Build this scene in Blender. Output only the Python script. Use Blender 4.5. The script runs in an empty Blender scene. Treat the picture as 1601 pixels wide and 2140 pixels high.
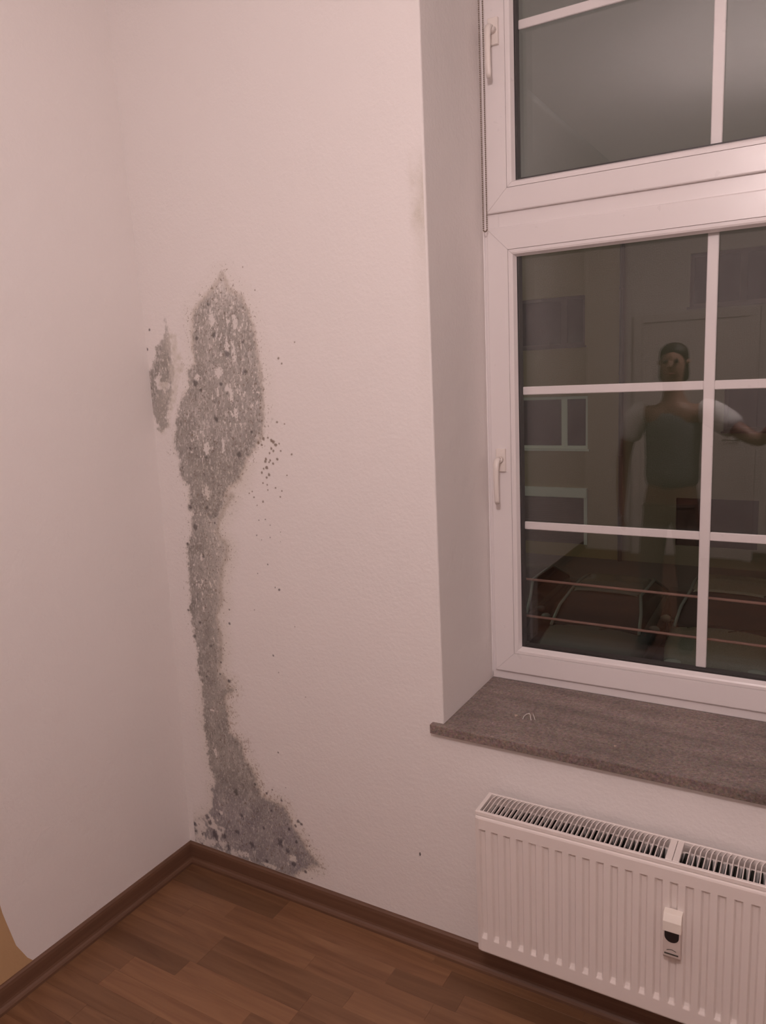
import bpy, bmesh, math, random
import numpy as np
from mathutils import Vector, Matrix, Euler

# ------------------------------------------------------------------ camera, world, light, exposure
SC = bpy.context.scene
COL = SC.collection
CAM = Vector((1.8943, -1.7753, 1.6917))
cam_d = bpy.data.cameras.new('camera')
cam_d.sensor_fit = 'HORIZONTAL'
cam_d.sensor_width = 36.0
cam_d.lens = 1590.25 / 1601.0 * 36.0
cam_d.clip_start = 0.02
cam = bpy.data.objects.new('camera', cam_d)
COL.objects.link(cam)
cam.location = CAM
cam.rotation_euler = (1.392, 0.0459, 0.5216)
SC.camera = cam

world = bpy.data.worlds.new('night_sky')
SC.world = world
world.use_nodes = True
world.node_tree.nodes['Background'].inputs[0].default_value = (0.60, 0.53, 0.44, 1)
world.node_tree.nodes['Background'].inputs[1].default_value = 0.14

LAMP_POS = (1.76, -1.90, 2.58)
LAMP_STRENGTH = 132.0
LAMP_COLOR = (1.0, 0.83, 0.815)

def point_light(name, loc, power, color, radius):
    l = bpy.data.lights.new(name, 'POINT')
    l.energy = power; l.color = color; l.shadow_soft_size = radius
    o = bpy.data.objects.new(name, l); COL.objects.link(o); o.location = loc
    return o
STREET1 = point_light('street_light', (-7.5, 8.5, 1.6), 120, (0.78, 1.0, 0.70), 0.12)
STREET2 = point_light('street_light', (5.5, 9.5, 1.8), 18, (1.0, 0.86, 0.50), 0.12)

vs = SC.view_settings
vs.view_transform = 'Standard'; vs.look = 'None'; vs.exposure = 0.0; vs.gamma = 1.0
vs.use_curve_mapping = False
SC.cycles.max_bounces = 10
SC.cycles.diffuse_bounces = 6
SC.cycles.transparent_max_bounces = 16
SC.cycles.sample_clamp_indirect = 4.0

# ------------------------------------------------------------------ node helpers
def new_mat(name):
    m = bpy.data.materials.new(name); m.use_nodes = True
    nt = m.node_tree
    return m, nt, nt.nodes['Principled BSDF']

def N(nt, typ, **kw):
    n = nt.nodes.new(typ)
    ins = kw.pop('ins', {})
    for k, v in kw.items(): setattr(n, k, v)
    for k, v in ins.items():
        n.inputs[k].default_value = v
    return n

def plain(name, col, rough=0.5, metal=0.0, spec=0.5, bump=0.0, bscale=200.0):
    m, nt, b = new_mat(name)
    b.inputs['Base Color'].default_value = (*col, 1)
    b.inputs['Roughness'].default_value = rough
    b.inputs['Metallic'].default_value = metal
    b.inputs['Specular IOR Level'].default_value = spec
    tc = N(nt, 'ShaderNodeTexCoord')
    nz = N(nt, 'ShaderNodeTexNoise', ins={'Scale': bscale, 'Detail': 3.0})
    nt.links.new(tc.outputs['Object'], nz.inputs['Vector'])
    mr = N(nt, 'ShaderNodeMapRange', ins={'To Min': max(rough - 0.06, 0.0), 'To Max': min(rough + 0.06, 1)})
    nt.links.new(nz.outputs['Fac'], mr.inputs['Value']); nt.links.new(mr.outputs['Result'], b.inputs['Roughness'])
    if bump:
        bp = N(nt, 'ShaderNodeBump', ins={'Strength': 1.0, 'Distance': bump})
        nt.links.new(nz.outputs['Fac'], bp.inputs['Height']); nt.links.new(bp.outputs['Normal'], b.inputs['Normal'])
    return m

def mix_rgb(nt, fac, a, b):
    n = nt.nodes.new('ShaderNodeMix'); n.data_type = 'RGBA'
    for s, v in ((0, fac), (6, a), (7, b)):
        if hasattr(v, 'is_output'): nt.links.new(v, n.inputs[s])
        else: n.inputs[s].default_value = v
    return n.outputs[2]

def wall_material():
    """matt white emulsion over fine woodchip; the mould colours come in as a stain attribute"""
    m, nt, b = new_mat('painted_plaster')
    tc = N(nt, 'ShaderNodeTexCoord')
    big = N(nt, 'ShaderNodeTexNoise', ins={'Scale': 1.3, 'Detail': 2.0})
    nt.links.new(tc.outputs['Object'], big.inputs['Vector'])
    base = mix_rgb(nt, big.outputs['Fac'], (0.80, 0.765, 0.75, 1), (0.83, 0.785, 0.76, 1))
    at = N(nt, 'ShaderNodeAttribute', attribute_name='stain')
    fine = N(nt, 'ShaderNodeTexNoise', ins={'Scale': 420.0, 'Detail': 4.0, 'Roughness': 0.7})
    nt.links.new(tc.outputs['Object'], fine.inputs['Vector'])
    mr = N(nt, 'ShaderNodeMapRange', ins={'From Min': 0.3, 'From Max': 0.7, 'To Min': 0.72, 'To Max': 1.28})
    nt.links.new(fine.outputs['Fac'], mr.inputs['Value'])
    vm = N(nt, 'ShaderNodeVectorMath', operation='SCALE')
    nt.links.new(at.outputs['Color'], vm.inputs[0]); nt.links.new(mr.outputs['Result'], vm.inputs['Scale'])
    cva = N(nt, 'ShaderNodeAttribute', attribute_name='stain_cover')
    col = mix_rgb(nt, cva.outputs['Fac'], base, vm.outputs['Vector'])
    # objects without the attribute read 0 -> plain paint
    nt.links.new(col, b.inputs['Base Color'])
    b.inputs['Roughness'].default_value = 0.75
    b.inputs['Specular IOR Level'].default_value = 0.25
    n1 = N(nt, 'ShaderNodeTexNoise', ins={'Scale': 95.0, 'Detail': 3.0, 'Roughness': 0.55})
    n2 = N(nt, 'ShaderNodeTexNoise', ins={'Scale': 14.0, 'Detail': 2.0})
    for n in (n1, n2): nt.links.new(tc.outputs['Object'], n.inputs['Vector'])
    b1 = N(nt, 'ShaderNodeBump', ins={'Strength': 1.0, 'Distance': 0.0011})
    b2 = N(nt, 'ShaderNodeBump', ins={'Strength': 1.0, 'Distance': 0.0022})
    nt.links.new(n1.outputs['Fac'], b1.inputs['Height'])
    nt.links.new(n2.outputs['Fac'], b2.inputs['Height']); nt.links.new(b1.outputs['Normal'], b2.inputs['Normal'])
    nt.links.new(b2.outputs['Normal'], b.inputs['Normal'])
    return m

def wood_material(name, dark, light, stretch=(2.2, 30.0, 30.0), rough=0.42, use_attr=False):
    m, nt, b = new_mat(name)
    tc = N(nt, 'ShaderNodeTexCoord')
    mp = N(nt, 'ShaderNodeMapping'); mp.inputs['Scale'].default_value = stretch
    nt.links.new(tc.outputs['Object'], mp.inputs['Vector'])
    vec = mp.outputs['Vector']
    if use_attr:
        at = N(nt, 'ShaderNodeAttribute', attribute_name='plank')
        sp = N(nt, 'ShaderNodeSeparateColor'); nt.links.new(at.outputs['Color'], sp.inputs['Color'])
        cb = N(nt, 'ShaderNodeCombineXYZ')
        mu = N(nt, 'ShaderNodeMath', operation='MULTIPLY', ins={1: 37.0}); nt.links.new(sp.outputs['Green'], mu.inputs[0])
        for i in range(3): nt.links.new(mu.outputs[0], cb.inputs[i])
        ad = N(nt, 'ShaderNodeVectorMath', operation='ADD')
        nt.links.new(vec, ad.inputs[0]); nt.links.new(cb.outputs[0], ad.inputs[1]); vec = ad.outputs[0]
    nz = N(nt, 'ShaderNodeTexNoise', ins={'Scale': 1.0, 'Detail': 5.0, 'Roughness': 0.6, 'Distortion': 0.8})
    nt.links.new(vec, nz.inputs['Vector'])
    mr = N(nt, 'ShaderNodeMapRange', ins={'From Min': 0.28, 'From Max': 0.72})
    nt.links.new(nz.outputs['Fac'], mr.inputs['Value'])
    col = mix_rgb(nt, mr.outputs['Result'], (*dark, 1), (*light, 1))
    if use_attr:
        v2 = N(nt, 'ShaderNodeVectorMath', operation='SCALE')
        nt.links.new(col, v2.inputs[0]); nt.links.new(sp.outputs['Red'], v2.inputs['Scale']); col = v2.outputs[0]
    nt.links.new(col, b.inputs['Base Color'])
    b.inputs['Roughness'].default_value = rough
    bp = N(nt, 'ShaderNodeBump', ins={'Strength': 0.4, 'Distance': 0.0004})
    nt.links.new(nz.outputs['Fac'], bp.inputs['Height']); nt.links.new(bp.outputs['Normal'], b.inputs['Normal'])
    return m

def granite_material():
    m, nt, b = new_mat('granite')
    tc = N(nt, 'ShaderNodeTexCoord')
    v = N(nt, 'ShaderNodeTexVoronoi', ins={'Scale': 210.0})
    n = N(nt, 'ShaderNodeTexNoise', ins={'Scale': 135.0, 'Detail': 5.0, 'Roughness': 0.85})
    mp = N(nt, 'ShaderNodeMapping'); mp.inputs['Scale'].default_value = (1.2, 7.0, 4.0)
    band = N(nt, 'ShaderNodeTexNoise', ins={'Scale': 2.4, 'Detail': 4.0, 'Roughness': 0.6})
    nt.links.new(tc.outputs['Object'], mp.inputs['Vector']); nt.links.new(mp.outputs['Vector'], band.inputs['Vector'])
    for k in (v, n): nt.links.new(tc.outputs['Object'], k.inputs['Vector'])
    r = N(nt, 'ShaderNodeValToRGB')
    e = r.color_ramp.elements
    e[0].position = 0.30; e[0].color = (0.045, 0.035, 0.032, 1)
    e[1].position = 0.74; e[1].color = (0.50, 0.42, 0.39, 1)
    for p, c in ((0.44, (0.15, 0.118, 0.105, 1)), (0.56, (0.235, 0.185, 0.165, 1))):
        x = e.new(p); x.color = c
    nt.links.new(n.outputs['Fac'], r.inputs['Fac'])
    c2 = mix_rgb(nt, 0.30, r.outputs['Color'], v.outputs['Color'])
    hsv = N(nt, 'ShaderNodeHueSaturation', ins={'Saturation': 0.35, 'Value': 0.95})
    nt.links.new(c2, hsv.inputs['Color'])
    c3 = mix_rgb(nt, 0.45, r.outputs['Color'], hsv.outputs['Color'])
    mr = N(nt, 'ShaderNodeMapRange', ins={'From Min': 0.3, 'From Max': 0.7, 'To Min': 0.62, 'To Max': 1.12})
    nt.links.new(band.outputs['Fac'], mr.inputs['Value'])
    sc = N(nt, 'ShaderNodeVectorMath', operation='SCALE')
    nt.links.new(c3, sc.inputs[0]); nt.links.new(mr.outputs['Result'], sc.inputs['Scale'])
    warm = N(nt, 'ShaderNodeVectorMath', operation='MULTIPLY', ins={1: (1.0, 0.88, 0.83)})
    nt.links.new(sc.outputs[0], warm.inputs[0])
    nt.links.new(warm.outputs[0], b.inputs['Base Color'])
    b.inputs['Roughness'].default_value = 0.42
    bp = N(nt, 'ShaderNodeBump', ins={'Strength': 0.5, 'Distance': 0.0005})
    nt.links.new(n.outputs['Fac'], bp.inputs['Height']); nt.links.new(bp.outputs['Normal'], b.inputs['Normal'])
    return m

def glass_material(name, tint=(1, 1, 1)):
    m = bpy.data.materials.new(name); m.use_nodes = True
    nt = m.node_tree; nt.nodes.clear()
    out = N(nt, 'ShaderNodeOutputMaterial'); mx = N(nt, 'ShaderNodeMixShader')
    tr = N(nt, 'ShaderNodeBsdfTransparent'); tr.inputs[0].default_value = (*tint, 1)
    gl = N(nt, 'ShaderNodeBsdfGlossy'); gl.inputs['Roughness'].default_value = 0.0
    gl.inputs['Color'].default_value = (1, 1, 1, 1)
    fr = N(nt, 'ShaderNodeFresnel', ins={'IOR': 1.5})
    # same reflectance from both sides of each face
    geo = N(nt, 'ShaderNodeNewGeometry')
    mi = N(nt, 'ShaderNodeMath', operation='MULTIPLY', ins={1: 1.0})
    nt.links.new(geo.outputs['Backfacing'], mi.inputs[0])
    ior = N(nt, 'ShaderNodeMapRange', ins={'From Min': 0.0, 'From Max': 1.0, 'To Min': 1.5, 'To Max': 1 / 1.5})
    nt.links.new(mi.outputs[0], ior.inputs['Value']); nt.links.new(ior.outputs[0], fr.inputs['IOR'])
    nt.links.new(fr.outputs[0], mx.inputs[0]); nt.links.new(tr.outputs[0], mx.inputs[1]); nt.links.new(gl.outputs[0], mx.inputs[2])
    nt.links.new(mx.outputs[0], out.inputs['Surface'])
    return m

def emit_material(name, col, strength):
    m, nt, b = new_mat(name)
    b.inputs['Base Color'].default_value = (*col, 1)
    b.inputs['Emission Color'].default_value = (*col, 1)
    b.inputs['Emission Strength'].default_value = strength
    return m

M = {}
M['wall'] = wall_material()
M['ceiling'] = plain('ceiling_paint', (0.815, 0.775, 0.755), 0.8, bump=0.0008, bscale=90)
M['plank'] = wood_material('laminate_strip', (0.155, 0.070, 0.034), (0.265, 0.138, 0.070), use_attr=True)
M['underlay'] = plain('plank_joint_filler', (0.06, 0.03, 0.02), 0.8)
M['skirt'] = wood_material('skirting_wood', (0.115, 0.055, 0.033), (0.17, 0.088, 0.052), stretch=(1.5, 1.5, 60), rough=0.5)
M['ochre'] = plain('ochre_plaster', (0.52, 0.34, 0.18), 0.8, bump=0.001, bscale=90)
M['pvc'] = plain('white_pvc', (0.80, 0.755, 0.75), 0.30, spec=0.5, bscale=30)
M['handle'] = plain('cream_lacquer', (0.80, 0.735, 0.69), 0.35)
M['glass'] = glass_material('clear_glass')
M['spacer'] = plain('black_spacer', (0.02, 0.018, 0.018), 0.5)
M['seal'] = plain('acrylic_sealant', (0.86, 0.82, 0.82), 0.6, bump=0.0006, bscale=60)
M['granite'] = granite_material()
M['enamel'] = plain('radiator_enamel', (0.80, 0.735, 0.70), 0.36, spec=0.5, bscale=120)
M['shade_slot_dark'] = plain('shade_and_slot_dark', (0.06, 0.055, 0.045), 0.6)  # dark for the shade inside the radiator, and for the meter slot
M['meter_white'] = plain('meter_plastic', (0.86, 0.80, 0.73), 0.45)
M['meter_grey'] = plain('meter_base_plastic', (0.62, 0.54, 0.50), 0.5)
M['display'] = plain('black_display', (0.016, 0.011, 0.011), 0.55)
M['chain'] = plain('brown_bead', (0.17, 0.12, 0.085), 0.4)
M['chrome'] = plain('bright_wire', (0.97, 0.95, 0.93), 0.30, metal=1.0)
M['chip'] = plain('pale_plaster_chip', (0.52, 0.40, 0.33), 0.8)
M['brass_lamp'] = plain('lamp_cap', (0.25, 0.22, 0.20), 0.4, metal=0.6)
M['lamp'] = emit_material('lit_opal_glass', LAMP_COLOR, LAMP_STRENGTH)
M['door'] = wood_material('door_paint', (0.74, 0.69, 0.66), (0.79, 0.74, 0.71), stretch=(20, 20, 1.5), rough=0.5)
M['steel'] = plain('brushed_steel', (0.55, 0.53, 0.5), 0.35, metal=1.0)
M['facade'] = plain('ochre_render', (0.36, 0.30, 0.17), 0.9, bump=0.004, bscale=30)
M['facade_grey'] = plain('grey_render', (0.33, 0.30, 0.22), 0.9, bump=0.004, bscale=30)
M['plinth'] = plain('plinth_render', (0.26, 0.24, 0.20), 0.9, bump=0.004, bscale=30)
M['frame_out'] = plain('white_painted_frame', (0.84, 0.88, 0.80), 0.5)
M['pane_dark'] = plain('dark_window_pane', (0.03, 0.026, 0.028), 0.12)
M['shutter'] = plain('brown_shutter', (0.10, 0.075, 0.07), 0.6)
M['roof_tile'] = plain('roof_tiles', (0.14, 0.06, 0.04), 0.8, bump=0.02, bscale=12)
M['pipe'] = plain('zinc_pipe', (0.10, 0.09, 0.085), 0.32, metal=0.3)
M['asphalt'] = plain('asphalt', (0.055, 0.05, 0.048), 0.85, bump=0.004, bscale=80)
M['kerb'] = plain('kerb_stone', (0.16, 0.15, 0.14), 0.85, bump=0.003, bscale=60)
M['rail'] = plain('rail_red_oxide', (0.26, 0.145, 0.115), 0.5)
M['rubber'] = plain('tyre_rubber', (0.02, 0.02, 0.02), 0.8)
M['skin'] = plain('skin', (0.34, 0.20, 0.145), 0.5)
M['hair'] = plain('dark_hair', (0.03, 0.02, 0.015), 0.6, bump=0.002, bscale=160)
M['shirt'] = plain('white_cotton', (0.85, 0.84, 0.82), 0.85, bump=0.003, bscale=22)
M['shirt_grey'] = plain('grey_cotton', (0.20, 0.20, 0.20), 0.85, bump=0.003, bscale=22)
M['jeans'] = plain('navy_denim', (0.30, 0.25, 0.20), 0.85, bump=0.001, bscale=150)
M['shoe'] = plain('black_shoe', (0.03, 0.03, 0.03), 0.5)
M['phone'] = plain('black_phone', (0.015, 0.015, 0.017), 0.2)

# ------------------------------------------------------------------ mesh helpers
def tagp(o, label=None, cat=None, group=None, kind=None):
    if label: o['label'] = label
    if cat: o['category'] = cat
    if group: o['group'] = group
    if kind: o['kind'] = kind
    return o

def empty(name, loc=(0, 0, 0), rz=0.0):
    o = bpy.data.objects.new(name, None); COL.objects.link(o)
    o.location = loc; o.rotation_euler = (0, 0, rz); o.empty_display_size = 0.05
    return o

def link(name, me, mat=None, parent=None, loc=None):
    o = bpy.data.objects.new(name, me); COL.objects.link(o)
    if mat is not None and not me.materials: me.materials.append(mat)
    if parent is not None: o.parent = parent
    if loc is not None: o.location = loc
    return o

def pyobj(name, V, F, mat, parent=None, loc=None, smooth=False, fix=True):
    me = bpy.data.meshes.new(name)
    me.from_pydata([tuple(map(float, v)) for v in V], [], F)
    if fix:
        bm = bmesh.new(); bm.from_mesh(me)
        bmesh.ops.recalc_face_normals(bm, faces=bm.faces); bm.to_mesh(me); bm.free()
    if smooth:
        for p in me.polygons: p.use_smooth = True
    me.update()
    return link(name, me, mat, parent, loc)

def bmobj(name, bm, mat, parent=None, loc=None, smooth=False, recalc=True):
    if recalc: bmesh.ops.recalc_face_normals(bm, faces=bm.faces)
    me = bpy.data.meshes.new(name); bm.to_mesh(me); bm.free()
    if smooth:
        for p in me.polygons: p.use_smooth = True
    return link(name, me, mat, parent, loc)

def add_box(bm, lo, hi, bevel=0.0, seg=2):
    lo = Vector(lo); hi = Vector(hi); s = hi - lo
    r = bmesh.ops.create_cube(bm, size=1.0, matrix=Matrix.Translation((lo + hi) / 2) @ Matrix.Diagonal((*s, 1)))
    if bevel:
        vs_ = set(r['verts']); es = [e for e in bm.edges if e.verts[0] in vs_ and e.verts[1] in vs_]
        bmesh.ops.bevel(bm, geom=es, offset=bevel, segments=seg, affect='EDGES', profile=0.6)
    return r['verts']

def box_obj(name, lo, hi, mat, parent=None, bevel=0.0, loc=None, seg=2):
    bm = bmesh.new(); add_box(bm, lo, hi, bevel, seg)
    return bmobj(name, bm, mat, parent, loc)

def add_cyl(bm, a, b, r1, r2=None, n=16):
    a = Vector(a); b = Vector(b); d = b - a
    if r2 is None: r2 = r1
    mt = Matrix.Translation((a + b) / 2) @ d.to_track_quat('Z', 'Y').to_matrix().to_4x4()
    return bmesh.ops.create_cone(bm, cap_ends=True, segments=n, radius1=r1, radius2=r2, depth=d.length, matrix=mt)['verts']

def add_tube(bm, pts, radii, n=8, cap=True, squash=None):
    """sweep a round (or squashed) section along pts"""
    pts = [Vector(p) for p in pts]
    if not hasattr(radii, '__len__'): radii = [radii] * len(pts)
    rings = []
    ref = None
    for i, p in enumerate(pts):
        t = (pts[min(i + 1, len(pts) - 1)] - pts[max(i - 1, 0)]).normalized()
        if ref is None:
            ref = t.orthogonal().normalized() if squash is None else (Vector(squash[0]) - t * t.dot(Vector(squash[0]))).normalized()
        else:
            ref = (ref - t * t.dot(ref)).normalized()
        bi = t.cross(ref)
        sq = 1.0 if squash is None else squash[1]
        rings.append([bm.verts.new(p + ref * math.cos(2 * math.pi * k / n) * radii[i] + bi * math.sin(2 * math.pi * k / n) * radii[i] * sq) for k in range(n)])
    for a, b in zip(rings[:-1], rings[1:]):
        for k in range(n): bm.faces.new((a[k], a[(k + 1) % n], b[(k + 1) % n], b[k]))
    if cap:
        bm.faces.new(rings[0][::-1]); bm.faces.new(rings[-1])

def prism(name, outline, axis, lo, hi, mat, parent=None, bevel=0.0, loc=None):
    """extrude a 2D outline along an axis ('X','Y','Z')"""
    def P3(p, h):
        return {'X': (h, p[0], p[1]), 'Y': (p[0], h, p[1]), 'Z': (p[0], p[1], h)}[axis]
    bm = bmesh.new()
    a = [bm.verts.new(P3(p, lo)) for p in outline]; b = [bm.verts.new(P3(p, hi)) for p in outline]
    n = len(outline)
    bm.faces.new(a); bm.faces.new(b[::-1])
    for i in range(n): bm.faces.new((a[i], b[i], b[(i + 1) % n], a[(i + 1) % n]))
    bmesh.ops.recalc_face_normals(bm, faces=bm.faces)
    if bevel: bmesh.ops.bevel(bm, geom=list(bm.edges), offset=bevel, segments=2, affect='EDGES', profile=0.6)
    return bmobj(name, bm, mat, parent, loc)

# ------------------------------------------------------------------ the room
X1, YB, ZC = 4.2, -4.41, 3.2
HX0, HX1, HZ0, HZ1 = 1.0175, 2.2373, 0.7040, 3.075      # window opening in the wall

# wall_window: slab with a rounded opening
def window_wall():
    def rect(x0, x1, z0, z1, y): return [(x0, y, z0), (x1, y, z0), (x1, y, z1), (x0, y, z1)]
    loops = [rect(-0.25, X1 + 0.2, -0.05, ZC + 0.05, 0.50), rect(-0.25, X1 + 0.2, -0.05, ZC + 0.05, 0.0)]
    for k in range(4):
        a = math.pi / 2 * k / 3; r = 0.005
        e = r * (1 - math.sin(a))
        loops.append(rect(HX0 - e, HX1 + e, HZ0, HZ1 + e, r * (1 - math.cos(a))))
    loops.append(rect(HX0, HX1, HZ0, HZ1, 0.50))
    V = [p for l in loops for p in l]; F = []
    for i in range(len(loops)):
        j = (i + 1) % len(loops)
        for k in range(4): F.append((4 * i + k, 4 * i + (k + 1) % 4, 4 * j + (k + 1) % 4, 4 * j + k))
    o = pyobj('wall_window', V, F, M['wall'])
    return tagp(o, kind='structure')
wall_w = window_wall()

# wall_left: old wall, not quite plumb
PROF = [(-0.05, -0.016), (0.045, -0.014), (0.35, -0.007), (0.63, 0.0), (1.1, 0.006), (1.5, 0.010), (1.75, 0.012),
        (1.95, 0.008), (2.14, 0.002), (2.47, -0.004), (2.72, -0.014), (2.85, -0.022), (3.25, -0.03)]
def wall_x(z):
    zs = [p[0] for p in PROF]; xs = [p[1] for p in PROF]
    return float(np.interp(z, zs, xs))
def left_wall():
    zs = np.linspace(-0.05, 3.25, 34)
    V, F = [], []
    ys = (0.02, YB - 0.2)
    for y in ys:
        for z in zs: V.append((wall_x(z), y, z))
        for z in zs[::-1]: V.append((-0.2, y, z))
    n = 2 * len(zs)
    for i in range(n): F.append((i, (i + 1) % n, n + (i + 1) % n, n + i))
    F.append(tuple(range(n))); F.append(tuple(range(2 * n - 1, n - 1, -1)))
    o = pyobj('wall_left', V, F, M['wall'], smooth=False)
    return tagp(o, kind='structure')
wall_l = left_wall()
# ochre area low on the left wall where the white paint stops
def ochre_patch():
    edge = [(-0.750, 0.345), (-0.722, 0.338), (-0.715, 0.325), (-0.709, 0.276), (-0.700, 0.233), (-0.683, 0.155), (-0.655, 0.094), (-0.636, 0.068)]
    left = [(-1.25, z) for _, z in edge]
    V, F = [], []
    for (y, z), (yl, _) in zip(edge, left):
        V += [(wall_x(z) + 0.0006, y, z), (wall_x(z) + 0.0006, yl, z)]
    for i in range(len(edge) - 1): F.append((2 * i, 2 * i + 1, 2 * i + 3, 2 * i + 2))
    o = pyobj('paint_patch', V, F, M['ochre'], wall_l, fix=False)
    o['label'] = 'ochre unpainted patch low on the left wall'
ochre_patch()

tagp(box_obj('wall_back', (-0.2, YB - 0.2, -0.05), (X1 + 0.2, YB, ZC + 0.05), M['wall']), kind='structure')
tagp(box_obj('wall_right', (X1, YB, -0.05), (X1 + 0.2, 0.0, ZC + 0.05), M['wall']), kind='structure')
tagp(box_obj('ceiling', (-0.2, YB - 0.2, ZC), (X1 + 0.2, 0.5, ZC + 0.1), M['ceiling']), kind='structure')
def added_coving(name, axis):  # unseen coving, added to soften the ceiling edge mirrored in the upper pane
    r = 0.42
    # curve from the wall face (0, ZC - r) to the ceiling (r, ZC)
    curve = [(r - r * math.cos(math.pi / 2 * k / 14), ZC - r + r * math.sin(math.pi / 2 * k / 14)) for k in range(15)]
    V, F = [], []
    ends = (-0.2, X1 + 0.2) if axis == 'X' else (YB - 0.2, 0.0)
    for e in ends:
        for d, z in curve:
            V.append((e, YB + d, z) if axis == 'X' else ((-0.034 + d, e, z) if axis == 'L' else (X1 - d, e, z)))
        V.append((e, YB - 0.05, ZC + 0.02) if axis == 'X' else ((-0.09, e, ZC + 0.02) if axis == 'L' else (X1 + 0.05, e, ZC + 0.02)))
    n = 16
    for i in range(n): F.append((i, (i + 1) % n, n + (i + 1) % n, n + i))
    F += [tuple(range(n)), tuple(range(2 * n - 1, n - 1, -1))]
    o = pyobj(name, V, F, M['wall'])
    for p in o.data.polygons[:14]: p.use_smooth = True
    return tagp(o, kind='structure')
added_coving('trim_2', 'X'); added_coving('trim_3', 'L'); added_coving('trim_4', 'R')
floor = tagp(box_obj('floor', (-0.2, YB - 0.2, -0.06), (X1 + 0.2, 0.02, -0.0085), M['underlay']), kind='structure')

# floor strips: three-strip laminate, strips 63.3 mm wide running along the window wall
PW = 0.0633; Y0 = -0.055
random.seed(7)
KNOWN = {  # row -> list of (x_end, tone) from the left
    -1: [(0.445, .80), (0.98, 1.02), (1.42, .92), (1.9, .85)],
    0: [(0.44, .70), (1.045, 1.06), (1.45, .72), (1.95, .9)],
    1: [(0.30, 1.02), (0.895, 1.0), (1.113, .78), (1.5, .96), (1.9, .8)],
    2: [(0.17, .98), (0.66, 1.03), (1.05, .98), (1.5, .9)],
    3: [(0.36, .98), (0.833, .82), (1.25, 1.02), (1.7, .85)],
    4: [(0.36, .88), (0.733, .80), (1.15, .88), (1.6, 1.0)],
    5: [(0.334, .74), (0.733, 1.10), (1.2, .82), (1.6, .95)],
    6: [(0.17, .96), (0.62, 1.16), (1.05, .84), (1.5, .9)],
    7: [(0.157, .90), (0.66, 1.14), (1.1, .95)],
    8: [(0.40, .86), (0.80, .90), (1.2, 1.05)],
    9: [(0.19, .92), (0.52, .88), (0.95, 1.0)],
    10: [(0.185, .92), (0.58, .66), (1.0, .9)],
}
KNOWN[0][0] = (0.445, .70)
def strip_rows():
    rows = []
    k = -1
    while True:
        ya = Y0 - PW * k; yb = ya - PW
        if ya < YB: break
        x = -0.02; segs = []
        for xe, t in KNOWN.get(k, []):
            segs.append((x, xe, t)); x = xe
        if k not in KNOWN: x = -0.02; first = random.uniform(0.12, 0.45); segs.append((x, first, random.uniform(.8, 1.1))); x = first
        while x < X1:
            xe = x + random.choice((0.33, 0.40, 0.46, 0.52)); segs.append((x, min(xe, X1 + 0.01), random.uniform(.76, 1.1))); x = xe
        rows.append((k, min(ya, 0.0), max(yb, YB), segs)); k += 1
    return rows
def plank_geo(x0, x1, ya, yb, g=0.00012):
    x0 += g; x1 -= g; ya -= g; yb += g; c = 0.0003
    zt = 0.0
    top = [(x0 + c, yb + c, zt), (x1 - c, yb + c, zt), (x1 - c, ya - c, zt), (x0 + c, ya - c, zt)]
    mid = [(x0, yb, zt - c), (x1, yb, zt - c), (x1, ya, zt - c), (x0, ya, zt - c)]
    bot = [(x, y, -0.008) for x, y, _ in mid]
    V = top + mid + bot
    F = [(0, 1, 2, 3), (11, 10, 9, 8)]
    for k in range(4):
        j = (k + 1) % 4
        F.append((4 + k, 4 + j, j, k)); F.append((8 + k, 8 + j, 4 + j, 4 + k))
    return V, F
def set_attr(me, name, cols):
    a = me.attributes.new(name, 'FLOAT_COLOR', 'POINT')
    a.data.foreach_set('color', np.asarray(cols, dtype=np.float32).ravel())
jv, jf, jc = [], [], []
for k, ya, yb, segs in strip_rows():
    for (xa, xb, t) in segs:
        if xa >= X1 or ya - yb < 0.004: continue
        V, F = plank_geo(xa, min(xb, X1), ya, yb)
        rnd = random.random()
        if k <= 24:
            cx = (xa + xb) / 2; cy = (ya + yb) / 2
            me = bpy.data.meshes.new('plank')
            me.from_pydata(V, [], F)
            set_attr(me, 'plank', [(t, rnd, 0, 1)] * len(V))
            link('plank', me, M['plank'], floor)
        else:
            b = len(jv); jv += V; jf += [tuple(b + i for i in f) for f in F]; jc += [(t, rnd, 0, 1)] * len(V)
me = bpy.data.meshes.new('distant_planks'); me.from_pydata(jv, [], jf); set_attr(me, 'plank', jc)
o = link('distant_planks', me, M['plank'], floor); o['kind'] = 'stuff'

# baseboards
SK = [(0.0, 0.0), (0.024, 0.0), (0.0235, 0.008), (0.020, 0.014), (0.0155, 0.018), (0.0135, 0.024), (0.0125, 0.060), (0.0105, 0.069), (0.006, 0.073), (0.0, 0.073)]
tagp(prism('baseboard_window', [(-d, z) for d, z in SK], 'X', -0.012, X1, M['skirt']), kind='structure')
def skirt_left():
    off = -0.014
    return prism('baseboard_left', [(off + d, z) for d, z in SK], 'Y', YB, -0.0005, M['skirt'])
tagp(skirt_left(), kind='structure')
tagp(prism('baseboard_right', [(X1 - d, z) for d, z in SK], 'Y', YB, -0.0005, M['skirt']), kind='structure')
tagp(prism('baseboard_back', [(YB + d, z) for d, z in SK], 'X', 1.42, X1, M['skirt']), kind='structure')

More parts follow.
